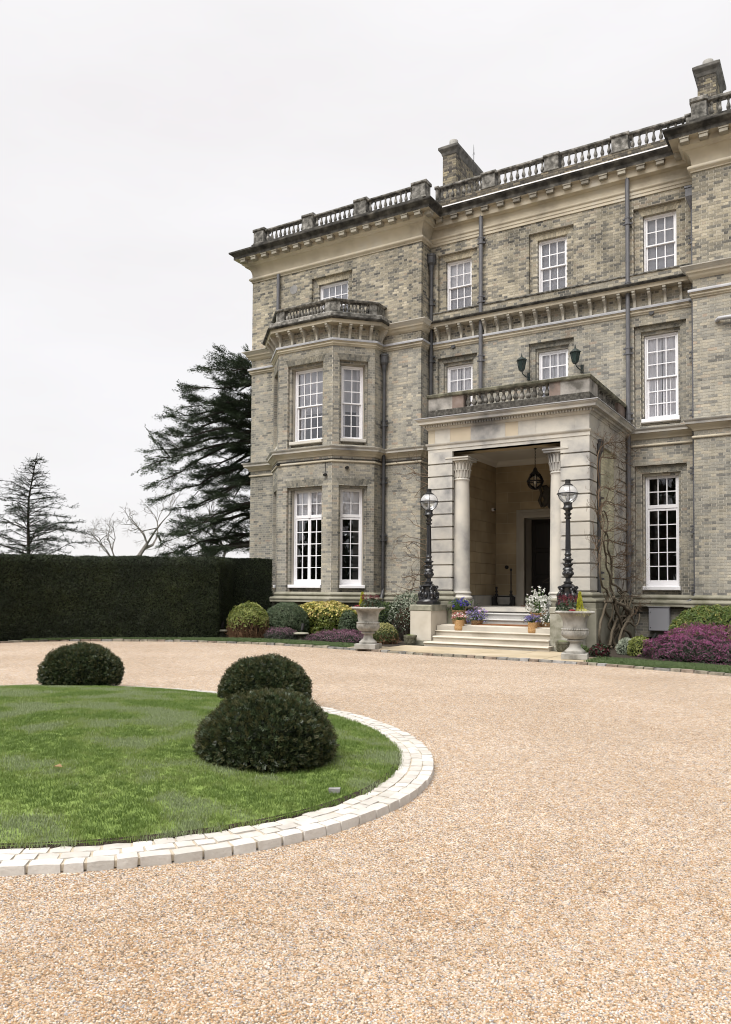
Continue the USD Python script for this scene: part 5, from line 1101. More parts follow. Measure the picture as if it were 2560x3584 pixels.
cedar = thing('cedar_tree', 'great dark cedar with layered drooping limbs behind the left corner of the house', 'tree', (-34.2, 44.6, 0)); cr_ = np.random.default_rng(5)
CT = np.array([-34.2, 44.6, 0]); lb, lfm = MB(), MB(); MB().tube([CT+[0, 0, -.3], CT+[.1, .1, 4], CT+[-.2, 0, 10], CT+[.2, .1, 15], CT+[0, 0, 19]], [.75, .6, .42, .25, .06], 10).build(cedar, 'trunk', cbark_m, smooth=50)
LEFT = np.array([-.86, -.51, 0]); DEPTH = np.array([-.51, .86, 0])
# limbs towards the visible side: height at the trunk, reach, height of the tip
K_ = .80
limbs = [(17.6, 4.6, 17.7), (16.8, 6.2, 16.6), (15.9, 7.6, 15.6), (15.0, 8.4, 14.6), (14.2, 9.0, 13.7), (13.4, 9.7, 12.7), (12.9, 9.3, 11.6), (12.4, 10.2, 10.9), (12.0, 10.9, 9.6), (11.4, 9.8, 9.0), (10.4, 9.7, 8.0), (9.0, 8.2, 6.9), (7.6, 8.6, 5.6), (6.6, 9.6, 5.0), (5.4, 9.7, 4.0), (4.4, 8.6, 3.4)]
allb = [(h, l, z, cr_.normal(0, .20) + (.16 if i % 3 == 0 else -.12 if i % 3 == 1 else 0)) for i, (h, l, z) in enumerate((a_, b_*K_, c_) for a_, b_, c_ in limbs)] + [(h+cr_.uniform(-.4, .4), l*cr_.uniform(.6, .85), z+cr_.uniform(-.4, .4), cr_.choice([-1, 1])*cr_.uniform(.4, .8)) for h, l, z in limbs] + [(cr_.uniform(5, 17.5), cr_.uniform(5, 9), None, cr_.uniform(1.1, 5.1)) for _ in range(14)]
for h, l, zt, az in allb:
    zt = h - cr_.uniform(.5, 2.2) if zt is None else zt; c, s = math.cos(az), math.sin(az); d = LEFT*c + DEPTH*s
    up = cr_.uniform(.5, 1.1) if h < 15 else .2; bz = lambda t: h + (zt-h)*t**1.25 + up*math.sin(PI*min(t*1.15, 1))*.55; pts = []; wig = cr_.normal(0, .3, 2)
    for t in np.linspace(0, 1, 9): pts.append(CT + d*l*t + np.array([-d[1], d[0], 0])*(wig[0]*math.sin(t*4)+wig[1]*t*t*2) + np.array([0, 0, bz(t) + cr_.normal(0, .10)*(t > 0)]))
    pts = np.array(pts); lb.tube(pts, np.linspace(.20 if h < 15 else .12, .02, 9), 5)
    for t in np.r_[np.sort(cr_.uniform(.18, .97, max(5, int(l*1.5)))), 1.0]:
        i = min(int(t*8), 7); p = pts[i] + (pts[i+1]-pts[i])*(t*8-i); dd = unit(pts[i+1]-pts[i]); sd = np.array([-dd[1], dd[0], 0])*cr_.choice([-1, 1]); L1 = cr_.uniform(1.1, 2.7)*(1.2-.55*t)
        d1 = unit(dd*cr_.uniform(.5, 1.2) + sd*(cr_.uniform(.2, 1.0) if t < 1 else .1) + np.array([0, 0, cr_.normal(.08, .26)])); e = p + d1*L1; lb.tube([p, p+d1*L1*.5+[0, 0, .06], e], [.045, .028, .008], 3)
        for j in range(int(L1*5.0)+2):
            q = p + (e-p)*cr_.uniform(.12, 1) + np.array([0, 0, cr_.normal(0, .05)]); s1 = np.array([-d1[1], d1[0], 0])*cr_.choice([-1, 1]); d2 = unit(d1*cr_.uniform(.5, 1.2) + s1*cr_.uniform(.1, .9) + np.array([0, 0, cr_.normal(.02, .16)])); L2 = cr_.uniform(.45, 1.05)
            spray(lfm, q, d2, L2, cr_, per=int(66*L2)+10, w=.018, lf=.15, flat=.06)
            if cr_.random() < .25: spray(lfm, q, unit(d2*.5 + np.array([0, 0, -.8])), L2*.5, cr_, per=12, w=.014, lf=.13, flat=.05)
lb.build(cedar, 'limb', cbark_m); lfm.build(cedar, 'crown', cedar_m)

con = thing('young_conifer', 'young open conifer with a thin leaning top rising above the hedge at far left', 'tree', (-32.6, 23.2, 0)); k_ = np.random.default_rng(9)
T0 = np.array([-32.6, 23.2, 0]); tr, fo = MB(), MB(); tp_ = lambda z: T0 + np.array([.10*math.sin(z*.9), .05*z*.2, z]) + np.array([.42, .25, 0])*max(0, z-5.5)/2.2*.5
tr.tube([tp_(z) for z in np.linspace(-.2, 7.7, 12)], np.linspace(.13, .012, 12), 7); tr.build(con, 'trunk', cbark_m, smooth=50); br_ = MB()
z = .9
while z < 7.5:
    reach = np.interp(z, [.9, 3.2, 4.6, 5.6, 6.4, 7.0, 7.6], [3.6, 3.1, 2.3, 1.65, 1.15, .65, .2])
    for i in range(4):
        a = k_.uniform(0, 2*PI); l = reach*k_.uniform(.35, 1.12); rise = k_.uniform(.05, .65); d = np.array([math.cos(a), math.sin(a), 0]); p = tp_(z); q = p + d*l*.55 + np.array([0, 0, rise*l*.5]); e = p + d*l + np.array([0, 0, l*(rise*.55-k_.uniform(0, .12))])
        br_.tube([p, q, e], [.024, .014, .005], 3)
        for j in range(max(3, int(l*7))):
            t = k_.uniform(.15, 1); b = (p + (q-p)*t/.55) if t < .55 else q + (e-q)*(t-.55)/.45; d2 = unit(d*k_.uniform(.3, 1) + k_.normal(0, .55, 3)*np.array([1, 1, .45]) + np.array([0, 0, .12])); L2 = k_.uniform(.2, .62)*(1.1-.4*t); br_.tube([b, b+d2*L2], [.008, .003], 3)
            spray(fo, b, d2, L2, k_, per=20 if z < 4.6 else 14 if z < 6 else 10, w=.011, lf=.085, flat=.03)
    z += k_.uniform(.10, .20)
br_.build(con, 'branches', cbark_m); fo.build(con, 'crown', M('conifer_needles', [(.02, .032, .02), (.035, .05, .032)], scale=2, rough=.7, island=.4, trans=.15))

def bare_tree(label, at, h, seed, spreadk=1.0, mat=None, name='bare_tree', trunk=.42):
    t = thing(name, label, 'tree', at); r = np.random.default_rng(seed); mb = MB(); tk = MB(); base = np.array(at, float)
    def grow(p, d, l, rad, dep):
        m1 = p + d*l*.5 + r.normal(0, .06*l, 3); e = p + d*l + r.normal(0, .05*l, 3); (tk if dep == 0 else mb).tube([p, m1, e], [rad, rad*.85, rad*.68], 6 if dep == 0 else 4 if dep < 3 else 3)
        if dep >= 7 or rad < .004: return
        for k in range(2 if dep < 1 else r.integers(2, 4)):
            grow(e if k else m1 + (e-m1)*.6, unit(d*.9 + r.normal(0, .55*spreadk, 3) + np.array([0, 0, .12])), l*r.uniform(.60, .84), max(.011, rad*r.uniform(.5, .66)), dep+1)
    grow(base + [0, 0, -.3], np.array([0, 0, 1.]), h*.27, trunk, 0); tk.build(t, 'trunk', mat); mb.build(t, 'branches', mat); return t
pale_bark = M('pale_grey_bark', [(.11, .10, .09), (.18, .165, .15)], scale=3, rough=.95); grey_bark = M('grey_bark', [(.06, .055, .05), (.11, .10, .09)], scale=3, rough=.95)
for nm, at, h, sd in (('broad bare tree with crooked pale branches, leftmost above the hedge', (-66.0, 60.0, 0), 15.5, 3), ('bare tree beside the cedar with thin upright branches', (-60.0, 68.0, 0), 15.5, 14), ('bare twiggy tree between the cedar and the corner of the house', (-47.0, 71.5, 0), 14.0, 22), ('distant bare tree seen through the lower limbs of the cedar', (-56.5, 74.0, 0), 15.0, 31)): bare_tree(nm, at, h, sd, 1.15, pale_bark if sd == 3 else grey_bark)
bg = np.random.default_rng(77)
for lab, x, y, rr_, hh in (('small dark evergreen bush above the hedge next to the house corner', -45.0, 60.0, 2.0, 5.6), ('low dark evergreen at the foot of the cedar', -42.0, 57.0, 2.6, 4.9)):
    t = thing('evergreen_bush', lab, 'bush', (x, y, 0)); m = MB(); P, N = dome_points(5000, 1, 1, bg, lump=.25, ls=2.5); P = P*np.array([rr_, rr_, hh]) + [x, y, 0]; leaves(m, P, N, .35, .10, 1.2, r=bg); m.build(t, 'foliage', cedar_m)
# woodland on the far side of the drive, behind the camera: it is what the ground floor windows mirror
wood = thing('woodland', 'belt of dark trees on the far side of the drive', 'trees', (0, -42, 0), kind='stuff'); m = MB(); w_r = np.random.default_rng(4)
for i in range(34):
    x, y = -75 + i*4.6 + w_r.normal(0, 1), -40 + w_r.normal(0, 5); h = w_r.uniform(9, 15); n = 420; P, N = dome_points(n, 1, 1, w_r, lump=.3, ls=2); P = P*np.array([3.6, 3.6, h]) + [x, y, .5]; leaves(m, P, N, 1.6, .9, 1.2, r=w_r); m.tube([(x, y, 0), (x, y, h*.7)], [.35, .1], 5)
m.build(wood, 'crown', cedar_m)

# ---- climbers on the porch and the wing
wist_m = M('wisteria_stem', [(.055, .043, .03), (.115, .093, .065), (.17, .145, .105)], scale=12, rough=.95, bump=.5, stretch=(10, 10, 3)); twg_m = M('climber_twig', [(.08, .055, .035), (.15, .105, .07)], scale=10, rough=.9)
def smooth_path(pts, n=6):
    pts = np.array(pts, float); s = np.r_[0, np.cumsum(np.linalg.norm(np.diff(pts, axis=0), axis=1))]; return CubicSpline(s, pts)(np.linspace(0, s[-1], len(pts)*n))
def twigs(mb, p, d, l, rad, dep, r, wallfn, flat):
    k = 4; q = [p]; dd = d
    for i in range(k): dd = unit(dd + r.normal(0, .28, 3)*flat); p = p + dd*l/k; p = wallfn(p); q.append(p)
    mb.tube(q, np.linspace(rad, rad*.55, k+1), 4 if rad > .008 else 3)
    if dep <= 0: return
    for j in range(r.integers(2, 4)): twigs(mb, q[r.integers(2, k+1)], unit(dd + r.normal(0, .75, 3)*flat + np.array([0, 0, .05])), l*r.uniform(.4, .75), rad*.6, dep-1, r, wallfn, flat)
cl = thing('climbing_wisteria', 'leafless wisteria with thick twisted stems climbing the right side of the porch', 'climber', (-4.9, 19.5, 0)); wr = np.random.default_rng(12); sm, tm_ = MB(), MB()
X_ = lambda x, L: [(x, y, z) for y, z in L]
stems = [(X_(-4.86, [(18.74, .05), (18.84, .93), (19.23, 1.28), (18.62, 1.58), (18.46, 1.84), (18.5, 2.09), (18.62, 2.47), (18.72, 2.8), (18.8, 3.05), (18.75, 3.23)]), .038), (X_(-4.97, [(20.11, 1.28), (19.8, 1.7), (19.51, 2.08), (19.36, 2.33), (19.17, 2.5), (19.52, 2.86), (19.52, 3.22), (19.13, 3.29)]), .033), (X_(-4.95, [(21.07, .84), (20.97, 1.3), (20.2, 1.52), (19.89, 1.7), (20.0, 1.94), (19.8, 2.19), (19.55, 2.44), (19.65, 2.66), (19.2, 2.83), (18.87, 2.96)]), .038), (X_(-4.88, [(19.57, .05), (19.78, .63), (19.08, .93), (19.18, 1.23), (18.8, 1.33)]), .042), (X_(-4.70, [(19.9, -.05), (20.2, .5), (20.6, .77), (19.8, 1.05), (19.0, 1.23)]), .075), (X_(-4.76, [(18.5, 1.14), (19.58, 1.1), (20.44, .99), (21.4, .58)]), .04), (X_(-4.8, [(20.6, .05), (20.5, .5), (20.9, .85), (21.3, 1.25)]), .045), (X_(-4.62, [(19.2, .02), (19.5, .4), (20.3, .62), (20.9, .5), (21.5, .8)]), .04), (X_(-4.66, [(20.9, .02), (20.4, .35), (19.8, .5), (19.3, .85), (19.1, 1.2)]), .05), (X_(-4.8, [(20.2, .02), (20.35, .55), (19.9, .9), (20.3, 1.15), (20.9, 1.1), (21.3, .8)]), .035), (X_(-4.75, [(18.9, .1), (19.2, .5), (19.9, .75), (20.8, .7), (21.5, 1.0)]), .045)]
for L, r0 in stems:
    q = smooth_path(L); q += (noise(q*4.0)[:, None]-.5)*.05; sm.tube(q, np.linspace(r0, r0*.6, len(q))*.8*(1+.35*(noise(q*9)-.5)), 7)
for k in range(9):
    y0, y1 = wr.uniform(18.7, 21.2), wr.uniform(18.7, 21.5); q = smooth_path([(wr.uniform(-4.95, -4.6), y0, .02), (-4.8, y0*.6+y1*.4+wr.normal(0, .2), .45), (-4.75, y0*.3+y1*.7+wr.normal(0, .3), .85), (-4.9, y1, wr.uniform(1.1, 1.5))]); q += (noise(q*5+k)[:, None]-.5)*.12; sm.tube(q, np.linspace(.03, .014, len(q)), 6)
wall_r = lambda p: np.array([max(p[0], -5.02), min(p[1], 22.15), max(p[2], .1)])
br = [X_(-4.95, [(18.9, 3.2), (19.0, 3.4), (19.53, 3.58), (20.15, 3.59), (21.26, 3.73)]), X_(-4.95, [(18.8, 3.2), (18.85, 3.82), (19.14, 3.9), (20.37, 4.15)]), X_(-4.95, [(19.13, 2.83), (19.93, 2.91), (20.79, 3.08), (21.72, 3.18)]), X_(-4.95, [(19.03, 2.57), (19.82, 2.64), (20.78, 2.59), (21.71, 2.61)]), X_(-4.95, [(19.31, 2.33), (20.34, 2.27), (21.23, 2.36), (21.82, 2.36)]), X_(-4.95, [(19.51, 2.08), (20.77, 1.96), (21.69, 1.95)]), X_(-4.95, [(20.01, 1.7), (20.76, 1.71), (21.69, 1.67), (22.1, 1.62)]), X_(-4.95, [(18.8, 3.9), (18.77, 4.7), (19.45, 4.99), (20.17, 5.15), (21.29, 5.3)]), X_(-4.95, [(18.86, 4.2), (18.86, 4.49), (19.45, 4.65), (20.38, 4.76), (21.28, 4.75)]), X_(-4.95, [(20.4, 1.1), (21.2, 1.25), (21.9, 1.2)]), X_(-4.7, [(20.2, .9), (21.0, .75), (21.7, .95)]), X_(-4.92, [(18.8, 3.0), (18.55, 3.1), (18.35, 3.25)]), X_(-4.9, [(18.7, 2.2), (18.4, 2.35), (18.2, 2.5)])]
for L in br:
    q = smooth_path(L, 5); tm_.tube(q, np.linspace(.016, .007, len(q)), 5)
    for i in range(2, len(q), 2): d = unit(q[min(i+1, len(q)-1)]-q[i-1]); twigs(tm_, q[i], unit(d + wr.normal(0, .6, 3)*np.array([.5, 1, 1]) + np.array([.35, 0, .1])), wr.uniform(.28, .6), .0085, 3, wr, wall_r, np.array([.8, 1, 1]))
sm.build(cl, 'stems', wist_m, smooth=60); tm_.build(cl, 'twigs', twg_m)
c2 = thing('climbing_wisteria', 'thin leafless climber with fine twigs in the corner left of the porch', 'climber', (-10.7, 21.2, 0)); sm, tm_ = MB(), MB()
main = [(-10.35, 20.9, .1), (-10.75, 21.1, 1.24), (-10.68, 21.1, 1.7), (-10.60, 21.1, 2.1), (-10.66, 21.1, 2.35), (-10.70, 21.1, 2.8), (-10.62, 21.1, 3.2), (-10.55, 21.1, 4.0), (-10.62, 21.2, 4.8)]
q = smooth_path(main); sm.tube(q, np.linspace(.035, .014, len(q)), 6); wall_l = lambda p: np.array([p[0], min(p[1], 21.62 if p[0] < -11.2 else 22.1), max(p[2], .1)])
for z0 in np.r_[np.linspace(1.15, 2.9, 11), 3.2, 4.5, 4.8, 5.0]:
    i = np.argmin(abs(q[:, 2]-z0)); tw = 3 if z0 < 3 else 2; twigs(tm_, q[i], unit(np.array([-.9, -.05, wr.uniform(-.25, .45)])), wr.uniform(.55, .95), .013, tw, wr, wall_l, np.array([1, .5, 1]))
twigs(tm_, np.array([-10.6, 21.2, 4.8]), unit(np.array([-.8, 0, .5])), .7, .012, 3, wr, wall_l, np.array([1, .5, 1])); twigs(tm_, np.array([-10.6, 21.2, 4.6]), unit(np.array([-1, 0, -.2])), .7, .012, 2, wr, wall_l, np.array([1, .5, 1]))
sm.build(c2, 'stems', wist_m, smooth=60); tm_.build(c2, 'twigs', twg_m)

# ================================================================== LAMPS, URNS, BASKETS, SMALL THINGS
opal_m = usdkit.material(stage, '/World/Looks/opal_glass', {'d': ('diffuse_bsdf', {'color': (.82, .82, .82)}), 't': ('translucent_bsdf', {'color': (.8, .8, .8)}), 'm': ('mix_closure', {'fac': .45}), 'tr': ('transparent_bsdf', {}), 'm2': ('mix_closure', {'fac': .5}), 'g': ('glossy_bsdf', {'roughness': .05}), 'm3': ('mix_closure', {'fac': .08})},
    [('d.BSDF', 'm.closure1'), ('t.BSDF', 'm.closure2'), ('m.closure', 'm2.closure1'), ('tr.BSDF', 'm2.closure2'), ('m2.closure', 'm3.closure1'), ('g.BSDF', 'm3.closure2')], surface='m3.closure')
def lamp_post(label, x, y):
    t = thing('lamp_post', label, 'lamp post', (x, y, 1.01), 'black iron lamp posts on the pedestals'); Z = 1.01; c = lambda z: (x, y, Z+z)
    b = MB(); b.box(x-.225, x+.225, y-.225, y+.225, Z, Z+.085).lathe((x, y, Z), [(.27, .085), (.25, .13), (.17, .15), (.14, .30), (.13, .42), (.17, .46), (.19, .47), (.12, .52), (.08, .55)], 8, PI/8)
    for k in range(4):      # four scrolled brackets with leaf work
        a = PI/4 + k*PI/2; d = np.array([math.cos(a), math.sin(a), 0]); o = np.array([x, y, Z]); sc = []
        for s_ in np.linspace(0, 1, 26): r_ = .10 + .115*math.sin(PI*(1-s_)**1.4*.98) + .0; sc.append(o + d*(r_+.03) + np.array([0, 0, .09+.37*s_]))
        b.tube(sc, .032 + .02*np.sin(np.linspace(0, PI*3, 26))**2, 7)
        for cz, cr0 in ((.16, .062), (.43, .045)):
            sp = [o + d*(.205 + (cr0*(1-s_*.75))*math.cos(s_*9)) + np.array([0, 0, cz + cr0*(1-s_*.75)*math.sin(s_*9)]) for s_ in np.linspace(0, 1, 18)]; b.tube(sp, .021, 6)
        a2 = k*PI/2; d2 = np.array([math.cos(a2), math.sin(a2), 0]); b.mesh(trimesh.creation.icosphere(1, .055).apply_transform(np.diag([1, 1, 1.6, 1])).apply_translation(o + d2*.155 + [0, 0, .24]))
    b.build(t, 'base', iron_m, smooth=50)
    s = MB(); s.lathe((x, y, Z), [(.085, .50), (.07, .54), (.105, .56), (.105, .58), (.06, .60), (.055, .66), (.085, .68), (.115, .74), (.12, .80), (.10, .84), (.125, .86), (.115, .89), (.075, .92), (.10, .96), (.105, .99), (.07, 1.02), (.085, 1.06), (.12, 1.08), (.12, 1.10), (.075, 1.12), (.06, 1.17), (.08, 1.20), (.08, 1.22), (.062, 1.24), (.06, 1.3), (.045, 2.02), (.075, 2.04), (.08, 2.06), (.05, 2.08), (.055, 2.11), (.085, 2.14), (.085, 2.16), (.055, 2.18), (.06, 2.22), (.11, 2.255), (.125, 2.28), (.10, 2.31), (.09, 2.35), (.10, 2.38), (.10, 2.41), (.04, 2.42)], 20)
    for k in range(10): a = 2*PI*k/10; s.tube([(x+.058*math.cos(a), y+.058*math.sin(a), Z+1.28), (x+.045*math.cos(a), y+.045*math.sin(a), Z+2.0)], [.009, .007], 5)
    for k in range(8): a = 2*PI*k/8; s.mesh(trimesh.creation.icosphere(1, .026).apply_translation((x+.092*math.cos(a), y+.092*math.sin(a), Z+.985))); s.mesh(trimesh.creation.icosphere(1, .03).apply_transform(np.diag([1, 1, 1.5, 1])).apply_translation((x+.108*math.cos(a), y+.108*math.sin(a), Z+.77)))
    s.build(t, 'shaft', iron_m, smooth=50); G = Z+2.61; R = .222
    MB().lathe((x, y, G), [((R-.006)*math.cos(q), (R-.006)*math.sin(q)) for q in np.linspace(-PI/2+.02, -.02, 12)], 32, cap=False).build(t, 'globe', lampglass_m, smooth=True); MB().lathe((x, y, G), [((R-.006)*math.cos(q), (R-.006)*math.sin(q)) for q in np.linspace(.02, PI/2-.3, 10)], 32, cap=False).build(t, 'upper_globe', opal_m, smooth=True)
    cg = MB()
    for k in range(4):
        a = k*PI/2 + .5; d = np.array([math.cos(a), math.sin(a), 0]); cg.tube([np.array([x, y, G]) + d*R*math.sin(s_) + np.array([0, 0, R*math.cos(s_)]) for s_ in np.linspace(.25, PI-.25, 18)], .0065, 5)
    cg.lathe((x, y, G-.015), [(R-.005, 0), (R+.018, 0), (R+.022, .015), (R+.018, .03), (R-.005, .03), (R-.005, 0)], 36, cap=False)
    for k in range(24): a = 2*PI*k/24; cg.mesh(trimesh.creation.icosphere(0, .011).apply_translation((x+(R+.024)*math.cos(a), y+(R+.024)*math.sin(a), G)))
    cg.lathe((x, y, G-R), [(.10, -.01), (.10, .012), (.06, .02)], 16); cg.build(t, 'cage', iron_m, smooth=50)
    MB().lathe((x, y, G+R-.04), [(.115, 0), (.12, .02), (.075, .05), (.062, .06), (.06, .115), (.068, .12), (.068, .135), (.05, .15), (.0005, .155)], 18).build(t, 'cap', ironmat_m, smooth=40)
    MB().lathe((x, y, G-R), [(.04, 0), (.04, .13), (.025, .14), (.018, .145), (.022, .19), (.012, .235), (.0005, .24)], 12).build(t, 'burner', lead_m, smooth=40); return t
l1 = lamp_post('black iron lamp post with glass globe on the clean left pedestal', -9.01, 17.90)
dup(l1, (-5.435, 17.90, 1.01), 'black iron lamp post with glass globe on the lichened right pedestal')

urn_m = M('weathered_urn_stone', [(.13, .125, .11), (.235, .225, .20), (.32, .308, .28), (.37, .357, .325)], scale=3.2, rough=.9, bump=.35, detail=9, lo=.32, hi=.68)
def urn(label, x, y, ang):
    t = thing('stone_urn', label, 'urn', (x, y, .03), 'large stone urns flanking the steps'); o = np.array([x, y, .03])
    b = MB(); f = Frame((x-.25, y-.25), (1, 0)); c, s = math.cos(ang), math.sin(ang); f = Frame((x - c*.25 + s*.25, y - s*.25 - c*.25), (c, s)); b.fbox(f, 0, .5, -.5, 0, .03, .145, .008); b.build(t, 'plinth', urn_m)
    MB().lathe(o, [(.20, .115), (.205, .14), (.20, .165), (.185, .17), (.165, .19), (.115, .235), (.098, .30), (.10, .335), (.155, .35), (.165, .365), (.155, .38), (.11, .385)], 32).build(t, 'foot', urn_m, smooth=40)
    MB().lathe(o, [(.10, .385), (.14, .39), (.205, .42), (.245, .47), (.258, .53), (.255, .565), (.232, .575), (.23, .62), (.233, .72), (.248, .80), (.285, .865), (.34, .90), (.37, .905), (.383, .925), (.372, .95), (.325, .955), (.31, .93), (.29, .90)], 40).build(t, 'bowl', urn_m, smooth=40)
    d = MB()
    for k in range(34): a = 2*PI*k/34; d.mesh(trimesh.creation.icosphere(1, .0225).apply_translation(o + [.248*math.cos(a), .248*math.sin(a), .588]))
    d.build(t, 'bead_moulding', urn_m, smooth=True); lf = MB()
    for row, (z0, hh, n, rr) in enumerate(((.415, .135, 14, None), (.40, .10, 14, None))):
        for k in range(n):
            a = 2*PI*(k+.5*row)/n; v = []
            for zz, w in ((0, .012), (.35, .042), (.7, .034), (1, .004)):
                z = z0 + hh*zz; r_ = np.interp(z, [.385, .42, .47, .53, .56], [.14, .205, .245, .258, .256]) + .006
                for sgn in (-1, 0, 1): q = a + sgn*w/.25; v.append(o + [(r_+(.012 if sgn == 0 else 0))*math.cos(q), (r_+(.012 if sgn == 0 else 0))*math.sin(q), z])
            lf.add(v, [[3*i+j, 3*i+j+1, 3*i+j+4, 3*i+j+3] for i in range(3) for j in (0, 1)])
    for k in range(40): a = 2*PI*k/40; lf.mesh(trimesh.creation.icosphere(0, .018).apply_transform(np.diag([1, 1, 1.25, 1])).apply_translation(o + [.375*math.cos(a), .375*math.sin(a), .927]))
    lf.build(t, 'leaf_carving', urn_m, smooth=50, kind='stuff'); MB().lathe(o, [(.31, .925), (.0005, .935)], 24).build(t, 'soil', soil_m); return t
URN = [(-9.33, 15.47), (-4.60, 15.60)]
u1 = urn('large stone urn on a square plinth left of the steps', *URN[0], .22)
dup(u1, (*URN[1], .03), 'large stone urn on a square plinth right of the steps')
redf = L_('dark_red_flower', [(.09, .012, .022), (.17, .025, .04)]); rosy = L_('red_petal', [(.22, .02, .03), (.34, .05, .06)]); lime = L_('lime_conifer', [(.36, .38, .03), (.52, .50, .08)], trans=.4); limedull = L_('pale_yellow_grass', [(.45, .43, .13), (.55, .52, .22)]); glossy = L_('glossy_leaf', [(.018, .035, .016), (.04, .06, .03), (.07, .085, .06)])
def clump(parent, name, mat, c, r, h, n, L, W, rr, spread=1.3): m = MB(); P, N = dome_points(n, 1, 1, rr, lump=.2, ls=3); leaves(m, P*np.array([r, r, h]) + c, N, L, W, spread, r=rr); m.build(parent, name, mat)
def skimmia(label, x, y, z, seed, sc=1.0):
    t = thing('skimmia_plant', label, 'plant', (x, y, z)); rr = np.random.default_rng(seed); c = np.array([x, y, z]); clump(t, 'foliage', glossy, c, .20*sc, .17*sc, 420, .07, .03, rr); m = MB(); s = MB()
    for k in range(13):
        a = rr.uniform(0, 2*PI); r_ = .17*sc*math.sqrt(rr.random()); p = c + [r_*math.cos(a), r_*math.sin(a), rr.uniform(.13, .24)*sc]; s.tube([c + [r_*.4*math.cos(a), r_*.4*math.sin(a), .02], p], .004, 4); P = p + rr.normal(0, 1, (46, 3))*np.array([.02, .02, .030])*1.1; leaves(m, P, rr.normal(0, 1, (46, 3)), .018, .016, 1, r=rr)
    m.build(t, 'flowers', redf); s.build(t, 'stems', twig_m)
def golden_conifer(label, x, y, z, h, seed):
    t = thing('golden_conifer', label, 'plant', (x, y, z)); rr = np.random.default_rng(seed); n = 1100; u = rr.random(n)**.8; a = rr.uniform(0, 2*PI, n); r_ = .075*(1-u*.92)*np.sqrt(rr.uniform(.3, 1, n)); P = np.c_[x+r_*np.cos(a), y+r_*np.sin(a), z+h*u]; m = MB(); S = np.c_[np.cos(a)*.35, np.sin(a)*.35, np.ones(n)]; T = unit(S + rr.normal(0, .2, (n, 3))); W = unit(np.cross(T, rr.normal(0, 1, (n, 3))))
    m.add(np.stack([P, P+T*.022+W*.005, P+T*.05, P+T*.022-W*.005], 1).reshape(-1, 3), (np.array([[0, 1, 2], [0, 2, 3]])[None] + 4*np.arange(n)[:, None, None]).reshape(-1, 3)); m.build(t, 'foliage', lime); MB().tube([(x, y, z-.02), (x, y, z+h*.6)], .008, 5).build(t, 'stem', bark_m)
U = URN[0]; zt = .96
skimmia('dark red flowering skimmia planted in the left urn', U[0]+.10, U[1]-.02, zt, 1, 1.25); golden_conifer('slim golden conifer in the left urn', U[0]-.10, U[1]-.10, zt, .33, 2)
t = thing('cyclamen', 'low bright red flowers at the left of the left urn', 'plant', (U[0]-.2, U[1]-.12, zt)); rr = np.random.default_rng(3); clump(t, 'flowers', rosy, np.array([U[0]-.19, U[1]-.14, zt]), .09, .06, 160, .03, .022, rr); clump(t, 'foliage', glossy, np.array([U[0]-.19, U[1]-.14, zt-.01]), .10, .03, 60, .04, .03, rr)
U = URN[1]
skimmia('dark red flowering skimmia planted in the right urn', U[0]-.12, U[1]-.02, zt, 5, 1.2); golden_conifer('slim golden conifer in the right urn', U[0]+.13, U[1]-.10, zt, .37, 6)
t = thing('trailing_grass', 'pale yellow trailing grass spilling over the rim of the right urn', 'plant', (U[0]+.18, U[1]-.15, zt)); m = MB(); rr = np.random.default_rng(8)
for k in range(130):
    a = rr.uniform(-2.2, .5); c_ = np.array([U[0]+.15, U[1]-.14, zt+.02]); d = np.array([math.cos(a), math.sin(a), 0]); l = rr.uniform(.1, .22); m.tube([c_ + d*.01, c_ + d*l*.5 + [0, 0, rr.uniform(.01, .05)], c_ + d*l + [0, 0, -rr.uniform(.0, .11)]], [.003, .003, .001], 3)
m.build(t, 'leaves', limedull)
t = thing('cyclamen', 'low bright red flowers at the front of the right urn', 'plant', (U[0]+.02, U[1]-.22, zt)); clump(t, 'flowers', rosy, np.array([U[0]+.02, U[1]-.24, zt]), .07, .055, 130, .03, .022, rr); clump(t, 'foliage', glossy, np.array([U[0]+.02, U[1]-.22, zt-.01]), .09, .03, 60, .04, .03, rr)
t = thing('lavender_tuft', 'grey green feathery tuft at the front of the right urn', 'plant', (U[0]-.12, U[1]-.22, zt)); clump(t, 'foliage', greygreen, np.array([U[0]-.11, U[1]-.22, zt]), .08, .09, 300, .05, .006, rr)

mosspot_m = M('mossy_pot_stone', [(.05, .052, .03), (.11, .105, .075), (.18, .17, .135)], scale=9, rough=.95, bump=.5, detail=8)
def pot(label, x, y):
    t = thing('stone_pot', label, 'pot', (x, y, .03), 'small mossy stone pots at the foot of the pedestals'); o = np.array([x, y, .03]); MB().lathe(o, [(.11, 0), (.115, .01), (.135, .08), (.150, .17), (.160, .175), (.165, .20), (.165, .235), (.145, .24), (.135, .20)], 28).build(t, 'bowl', mosspot_m, smooth=35); d = MB()
    for k in range(9):
        a = 2*PI*k/9; e = lambda s_, w: o + [(.150-.0*s_+.006)*math.cos(a+w)*(1-.16*(1-s_)), (.150+.006)*math.sin(a+w)*(1-.16*(1-s_)), .03+.13*s_]; d.tube([e(.1, -.2), e(.55, -.26), e(.95, 0), e(.55, .26), e(.1, .2)], .009, 5); d.tube([e(.15, 0), e(.75, 0)], [.014, .006], 5)
    d.build(t, 'carving', mosspot_m, smooth=50); MB().lathe(o, [(.14, .225), (.07, .245), (.0005, .25)], 16).build(t, 'moss', L_('moss', [(.06, .09, .01), (.10, .13, .02)], trans=0)); return t
p1 = pot('small mossy stone pot in front of the left pedestal', -9.17, 17.22); dup(p1, (-5.36, 17.24, .03), 'small mossy stone pot in front of the right pedestal')

